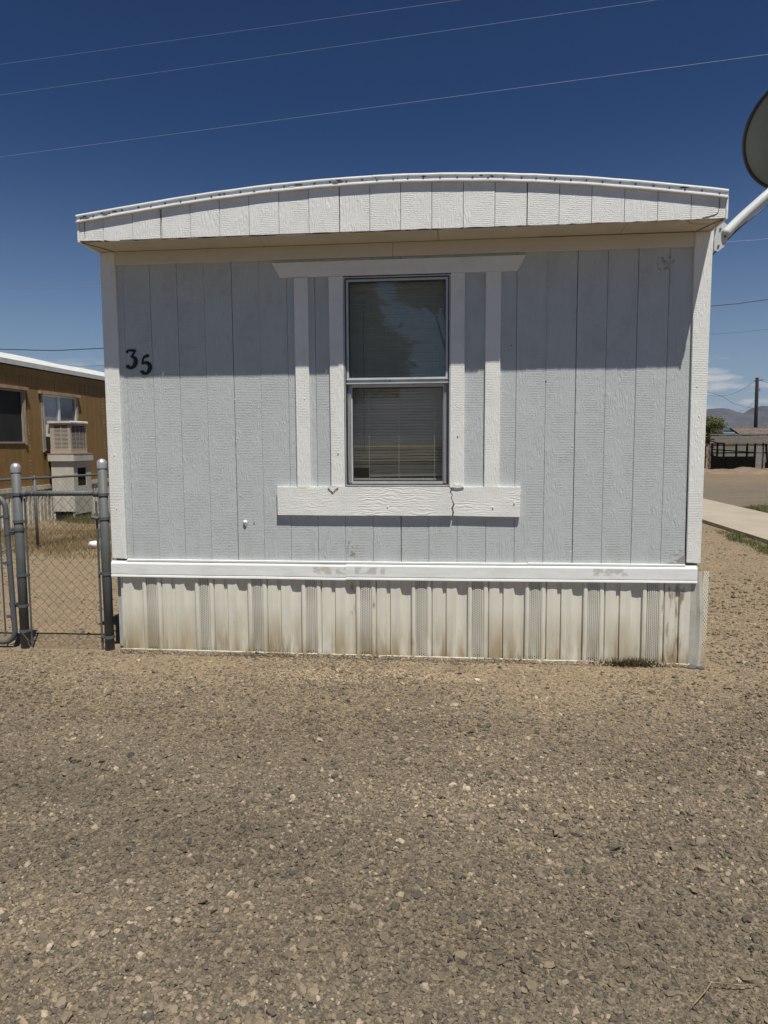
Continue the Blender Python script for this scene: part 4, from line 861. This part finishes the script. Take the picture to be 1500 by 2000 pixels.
while x < 15.2:
    wd_ = random.uniform(.10, .17); B(x, x+wd_, 32.6+random.uniform(-.03, .03), 32.64+random.uniform(0, .02), .05, 1.42+random.uniform(-.08, .06)).build('plank', M['oldwood'], WF); x += wd_+random.uniform(.004, .04)
B(11.2, 15.2, 32.54, 32.565, .83, .89).build('rail', M['rustb'], WF); B(15.16, 15.24, 32.52, 32.6, .05, 1.46).build('post', M['tanw'], WF); settle(WF)
# dirt berm under the corral
bx = np.linspace(9, 26, 120); by = np.linspace(29.6, 35.6, 28); BX, BY = np.meshgrid(bx, by); BZ = (.20+.05*np.sin(BX*2.3)+.04*np.sin(BX*5.1+BY*3)+.03*rng.random(BX.shape))*np.clip(1-np.abs((BY-33.)/3.0)**2.2, -.2, 1)-.02
I = np.arange(BX.size).reshape(BX.shape); raw('dirt_berm', np.stack([BX.ravel(), BY.ravel(), BZ.ravel()], 1), np.stack([I[:-1, :-1].ravel(), I[:-1, 1:].ravel(), I[1:, 1:].ravel(), I[1:, :-1].ravel()], 1), simple('berm_dirt', (.19, .14, .095), .95, .03, 6, .3, vs_=3), kind='structure')
# shed with rusty corrugated roof
SH = thing('shed', 'shed with a dark brown corrugated roof rising behind the grey block wall', 'shed', (21, 38.5, 0))
B(18.75, 27, 37.6, 37.7, 0, 1.9).build('wall', M['block'], SH); B(18.75, 18.85, 37.7, 40.5, 0, 1.9).build('wall', M['block'], SH)
M['rust'] = simple('rusty_corrugated_iron', (.13, .105, .085), .85, .004, 20, .3, vs_=3, dirt=((.22, .16, .11), 6, .5, .6))
n_c = 200; mb = MB()
for r in range(7):
    t = r/6
    for k in range(n_c+1):
        x = 18.6-.05*t+k*(9.2+.05*t)/n_c; zc = .028*math.sin(k*math.pi/2.5)+.03*(r % 2)
        mb.v.append((x, 37.2+1.7*t, 1.88+.45*t+zc)); 
for r in range(6):
    for k in range(n_c): mb.f.append((r*(n_c+1)+k, r*(n_c+1)+k+1, (r+1)*(n_c+1)+k+1, (r+1)*(n_c+1)+k))
mb.build('roof', M['rust'], SH)
MB().add([(18.58, 37.15, 1.80), (18.58, 37.15, 1.90), (18.55, 38.87, 2.38), (18.55, 38.87, 2.27)], [(0, 1, 2, 3)]).build('verge_board', M['rail'], SH); settle(SH)
TRL = thing('trailer', 'pale blue and white trailer showing over the grey block wall', 'trailer', (18.3, 41, 0))
B(18.9, 22.0, 40.8, 43, .4, 2.24).build('body', simple('white_trailer', (.62, .68, .72), .5), TRL)
B(18.85, 22.05, 40.75, 43.05, 2.241, 2.37).build('roof', simple('slate_trailer_roof', (.16, .20, .22), .5), TRL); B(18.9, 22.0, 40.78, 40.798, 2.02, 2.07).build('stripe', simple('blue_stripe', (.12, .2, .26), .5), TRL)
for x in (19.4, 21.3): MB().tube([(x, 40.9, .35), (x, 41.1, .35)], .34, 14).build('wheel', M['black'], TRL)
settle(TRL)
def tree(cx, cy, h, rx, ry, rz, zc, n, mat, label, lobes, tr=.12, leaf=.07, seed=1, name='tree', group=None):
    rg_ = np.random.default_rng(seed); t = thing(name, label, 'tree', (cx, cy, 0), group)
    mb = MB(); tips = []
    mb.tube(cat([(cx, cy, -.1), (cx+.05*h*.1, cy, zc*.4), (cx, cy, zc)], 3), list(np.linspace(tr, tr*.45, 7)), 8)
    P = []; per = n//len(lobes)
    for lx, ly, lz, lr in lobes:
        c0 = np.array([cx+lx*rx, cy+ly*ry, zc+lz*rz]); tips.append(c0)
        mb.tube([(cx, cy, zc*.55), tuple((np.array([cx, cy, zc*.55])+c0)/2+np.array([0, 0, .05*h])), tuple(c0)], [tr*.4, tr*.22, tr*.06], 6)
        d = rg_.normal(size=(per, 3)); d /= np.linalg.norm(d, axis=1)[:, None]; rr = rg_.random(per)**.45
        sub = rg_.normal(size=(max(per//25, 1), 3)); sub /= np.linalg.norm(sub, axis=1)[:, None]; sub *= rg_.uniform(.45, 1.05, len(sub))[:, None]
        q = sub[rg_.integers(0, len(sub), per)]+rg_.normal(0, .13, (per, 3)); q = np.where(rg_.random(per)[:, None] < .25, d*rr[:, None], q)
        P.append(c0+q*np.array([rx, ry, rz])*lr)
    P = np.concatenate(P); m_ = len(P); a = rg_.normal(size=(m_, 3)); a /= np.linalg.norm(a, axis=1)[:, None]; b_ = np.cross(a, rg_.normal(size=(m_, 3))); b_ /= np.linalg.norm(b_, axis=1)[:, None]
    s = leaf*rg_.uniform(.6, 1.4, m_)[:, None]; V_ = np.stack([P-a*s, P+b_*s*.5, P+a*s, P-b_*s*.5], 1).reshape(-1, 3); F_ = np.arange(m_*4).reshape(-1, 4)
    mb.build('trunk', M['oldwood'], t); raw('crown', V_, F_, mat, t, kind='stuff'); settle(t); return t
M['leafg'] = leafmat('desert_tree_leaves', (.09, .12, .03), (.16, .16, .05), (.24, .19, .07), 2.)
M['leafo'] = leafmat('rusty_leaves', (.13, .085, .03), (.075, .08, .025), (.20, .12, .05), 2.)
LB = [(-.5, 0, 0, .6), (.35, .1, .15, .6), (0, -.2, .5, .6), (.9, 0, -.35, .45), (-.9, .1, -.2, .5), (.1, .3, -.4, .6)]
tree(19.2, 44.5, 3, 1.35, 1.0, .75, 2.4, 11000, M['leafg'], 'spreading green desert tree left of the trailer', LB, seed=3, leaf=.06)
tree(15.2, 37.5, 3, 1.3, 1., .8, 2.1, 6000, M['leafg'], 'green tree at the left, mostly hidden behind the corner of the grey home', LB, seed=4, leaf=.06)
tree(16.85, 36.2, 2, .55, .5, .42, 1.75, 4500, M['leafo'], 'low rusty orange bush in front of the trailer', LB, tr=.06, seed=5, leaf=.05, name='bush')
M['pole'] = simple('creosoted_pole', (.014, .012, .010), .9, .01, 10, .3, stretch=(3, 3, .3))
UP = thing('utility_pole', 'dark wooden utility pole standing before the far mountains', 'utility pole', (22.45, 45, 0))
MB().tube([(22.47, 45, -.3), (22.44, 45, 2.8), (22.40, 45, 5.75)], [.125, .115, .105], 12).build('shaft', M['pole'], UP, smooth=True)
MB().tube([(22.60, 45, 4.85), (22.60, 45, 5.05)], .05, 8).build('insulator', M['galvl'], UP); MB().tube([(22.2, 45, 5.55), (22.8, 45, 5.6)], .02, 6).build('bracket', M['pole'], UP); settle(UP)
# ------------------------------------------------------------------ wires
M['wblack'] = simple('black_cable', (.02, .02, .022), .6); M['walu'] = simple('aluminium_line', (.17, .21, .27), .5); M['wdim'] = simple('thin_dark_line', (.10, .11, .13), .6)
G1 = 'overhead lines crossing the sky above the roof'
def line(p, q, r, mat, label, group=None, sag=.0, ext=1.6):
    p, q = Vector(p), Vector(q); d = q-p; a = p-d*ext; b_ = q+d*ext; pts = []
    for i in range(33):
        t = i/32; v = a.lerp(b_, t); v.z -= sag*4*t*(1-t)-sag; pts.append(tuple(v))
    MB().tube(pts, r, 5).build('wire', mat, label=label, cat='wire', group=group)
line((-5.137, 6.865, 8), (2.622, 5.97, 8), .0026, M['walu'], 'topmost thin overhead line, leaving the top edge of the picture near its middle', G1, .05)
line((-5.814, 7.861, 8), (5.488, 6.294, 8), .0030, M['walu'], 'middle of the three thin overhead lines high in the sky', G1, .05)
line((-7.617, 10.518, 8), (7.738, 8.032, 8), .0042, M['walu'], 'lowest of the three overhead lines high above the roof', G1, .08)
def cable(pts, r, mat, label, group=None):
    MB().tube(cat([(x, 30, z_) for x, z_ in pts], 8), r, 5).build('wire', mat, label=label, cat='wire', group=group)
G2 = 'lines passing behind the grey home'
cable([(-40, 7.6), (-20.9, 6.52), (-15.25, 6.46), (0, 6.9), (14.158, 7.81), (16.8, 8.05), (30, 9.4)], .022, M['wblack'], 'thick black cable passing behind the grey home at mid height', G2)
cable([(-40, 10.2), (-20.7, 9.61), (-15.3, 9.51), (0, 9.8), (14.9, 10.67), (16.7, 10.77), (30, 12.)], .010, M['walu'], 'faint pale line passing behind the grey home just under its eaves', G2)
cable([(-40, 6.5), (-18.9, 5.68), (-15.2, 5.59), (0, 5.8), (14.2, 6.53), (16.85, 6.706), (30, 7.8)], .011, M['wdim'], 'thin dark line, lowest of those behind the grey home', G2)
for pts, lb in (([(10, 6.6), (17.5, 4.95), (20.5, 4.62), (22.40, 5.60)], 'drooping thin cable hung from the left of the utility pole'), ([(10, 6.3), (19.07, 4.88), (21.5, 3.9), (27, 2.9)], 'thin line slanting down to the right behind the utility pole'), ([(18.5, 2.6), (21.7, 3.66), (22.45, 4.66)], 'thin guy line rising to the utility pole from the left'), ([(22.5, 5.60), (26, 4.9), (34, 5.2)], 'thin cable leaving the utility pole to the right')):
    MB().tube(cat([(x, 45.0 if 'pole' in lb else 45.3, z_) for x, z_ in pts], 8), .012, 5).build('wire', M['wdim'], label=lb, cat='wire')
M['leafb'] = leafmat('browning_leaves', (.24, .16, .10), (.15, .14, .08), (.32, .24, .16), 2.); M['leafc'] = leafmat('bright_leaves', (.12, .15, .07), (.20, .22, .12), (.26, .26, .15), 2.)
# ------------------------------------------------------------------ trees behind the photographer (mirrored in the window)
tree(-1.45, -20, 8.5, 1.75, 2., 2.8, 5.4, 9000, M['leafb'], 'tall browning tree mirrored in the upper window glass', LB, tr=.25, leaf=.16, seed=8)
tree(2.5, -22, 8, 1.5, 1.8, 1.5, 7.6, 7000, M['leafc'], 'green tree mirrored at the right of the upper window glass', LB, tr=.22, leaf=.15, seed=9)
# ------------------------------------------------------------------ mountains
mxs = np.linspace(-9000, 14000, 620); mys = np.linspace(8200, 11200, 26)
MX, MY = np.meshgrid(mxs, mys)
kx = np.array([-9000, -7000, -5200, -3600, -2000, -600, 700, 1800, 2600, 2970, 3080, 3200, 3290, 3350, 3420, 3480, 3530, 3583, 3640, 3700, 4100, 4700, 5600, 7000, 9000, 11000, 14000])
kz = np.array([120, 300, 180, 420, 260, 340, 200, 330, 360, 375, 402, 408, 380, 358, 345, 330, 352, 392, 433, 427, 520, 430, 520, 300, 380, 200, 100])
ridge = np.interp(MX, kx, kz)
nz = 0
for f_, a_ in ((.0021, 34), (.0047, 20), (.011, 11), (.023, 6), (.05, 3)): nz = nz+a_*np.abs(np.sin(MX*f_+3*np.sin(MY*f_*.8)+f_*900))*np.cos(MY*f_*1.3+MX*f_*.3)
prf = np.clip((MY-8200)/800, 0, 1)**.8*np.clip((11200-MY)/2000, 0, 1)
MZ = ridge*prf+nz*np.clip((MY-8200)/250, 0, 1)*np.where(np.abs(MY-9040) < 60, .25, 1)*np.clip((11200-MY)/900, 0, 1)*.8-5
I = np.arange(MX.size).reshape(MX.shape)
mm = NB('haze_tinted_rock'); cm = mm.mix(mm.rmp(mm.noise(mm.scale(mm.pos, (.004, .004, .012)), 1., 6.), .35, .7), (.060, .058, .072), (.026, .026, .034)); MM = mm.done(cm, .95, mm.bump(mm.noise(mm.scale(mm.pos, (.012, .012, .006)), 1., 6.), 40.))  # bluish distance haze mixed into the rock colour
raw('mountains', np.stack([MX.ravel(), MY.ravel(), MZ.ravel()], 1), np.stack([I[:-1, :-1].ravel(), I[:-1, 1:].ravel(), I[1:, 1:].ravel(), I[1:, :-1].ravel()], 1), MM, kind='structure')
# ------------------------------------------------------------------ haze
hz = B(-15900, 15900, -15900, 15900, -12, 640)
hm = bpy.data.materials.new('thin_air'); hm.use_nodes = True; t_ = hm.node_tree; t_.nodes.clear(); oo = t_.nodes.new('ShaderNodeOutputMaterial'); pv = t_.nodes.new('ShaderNodeVolumePrincipled')
pv.inputs['Color'].default_value = (.80, .88, 1, 1); pv.inputs['Density'].default_value = 2e-5; pv.inputs['Anisotropy'].default_value = .1; t_.links.new(pv.outputs[0], oo.inputs['Volume'])
hz.build('haze', hm, kind='stuff', label='thin bluish haze over the far desert', cat='haze')
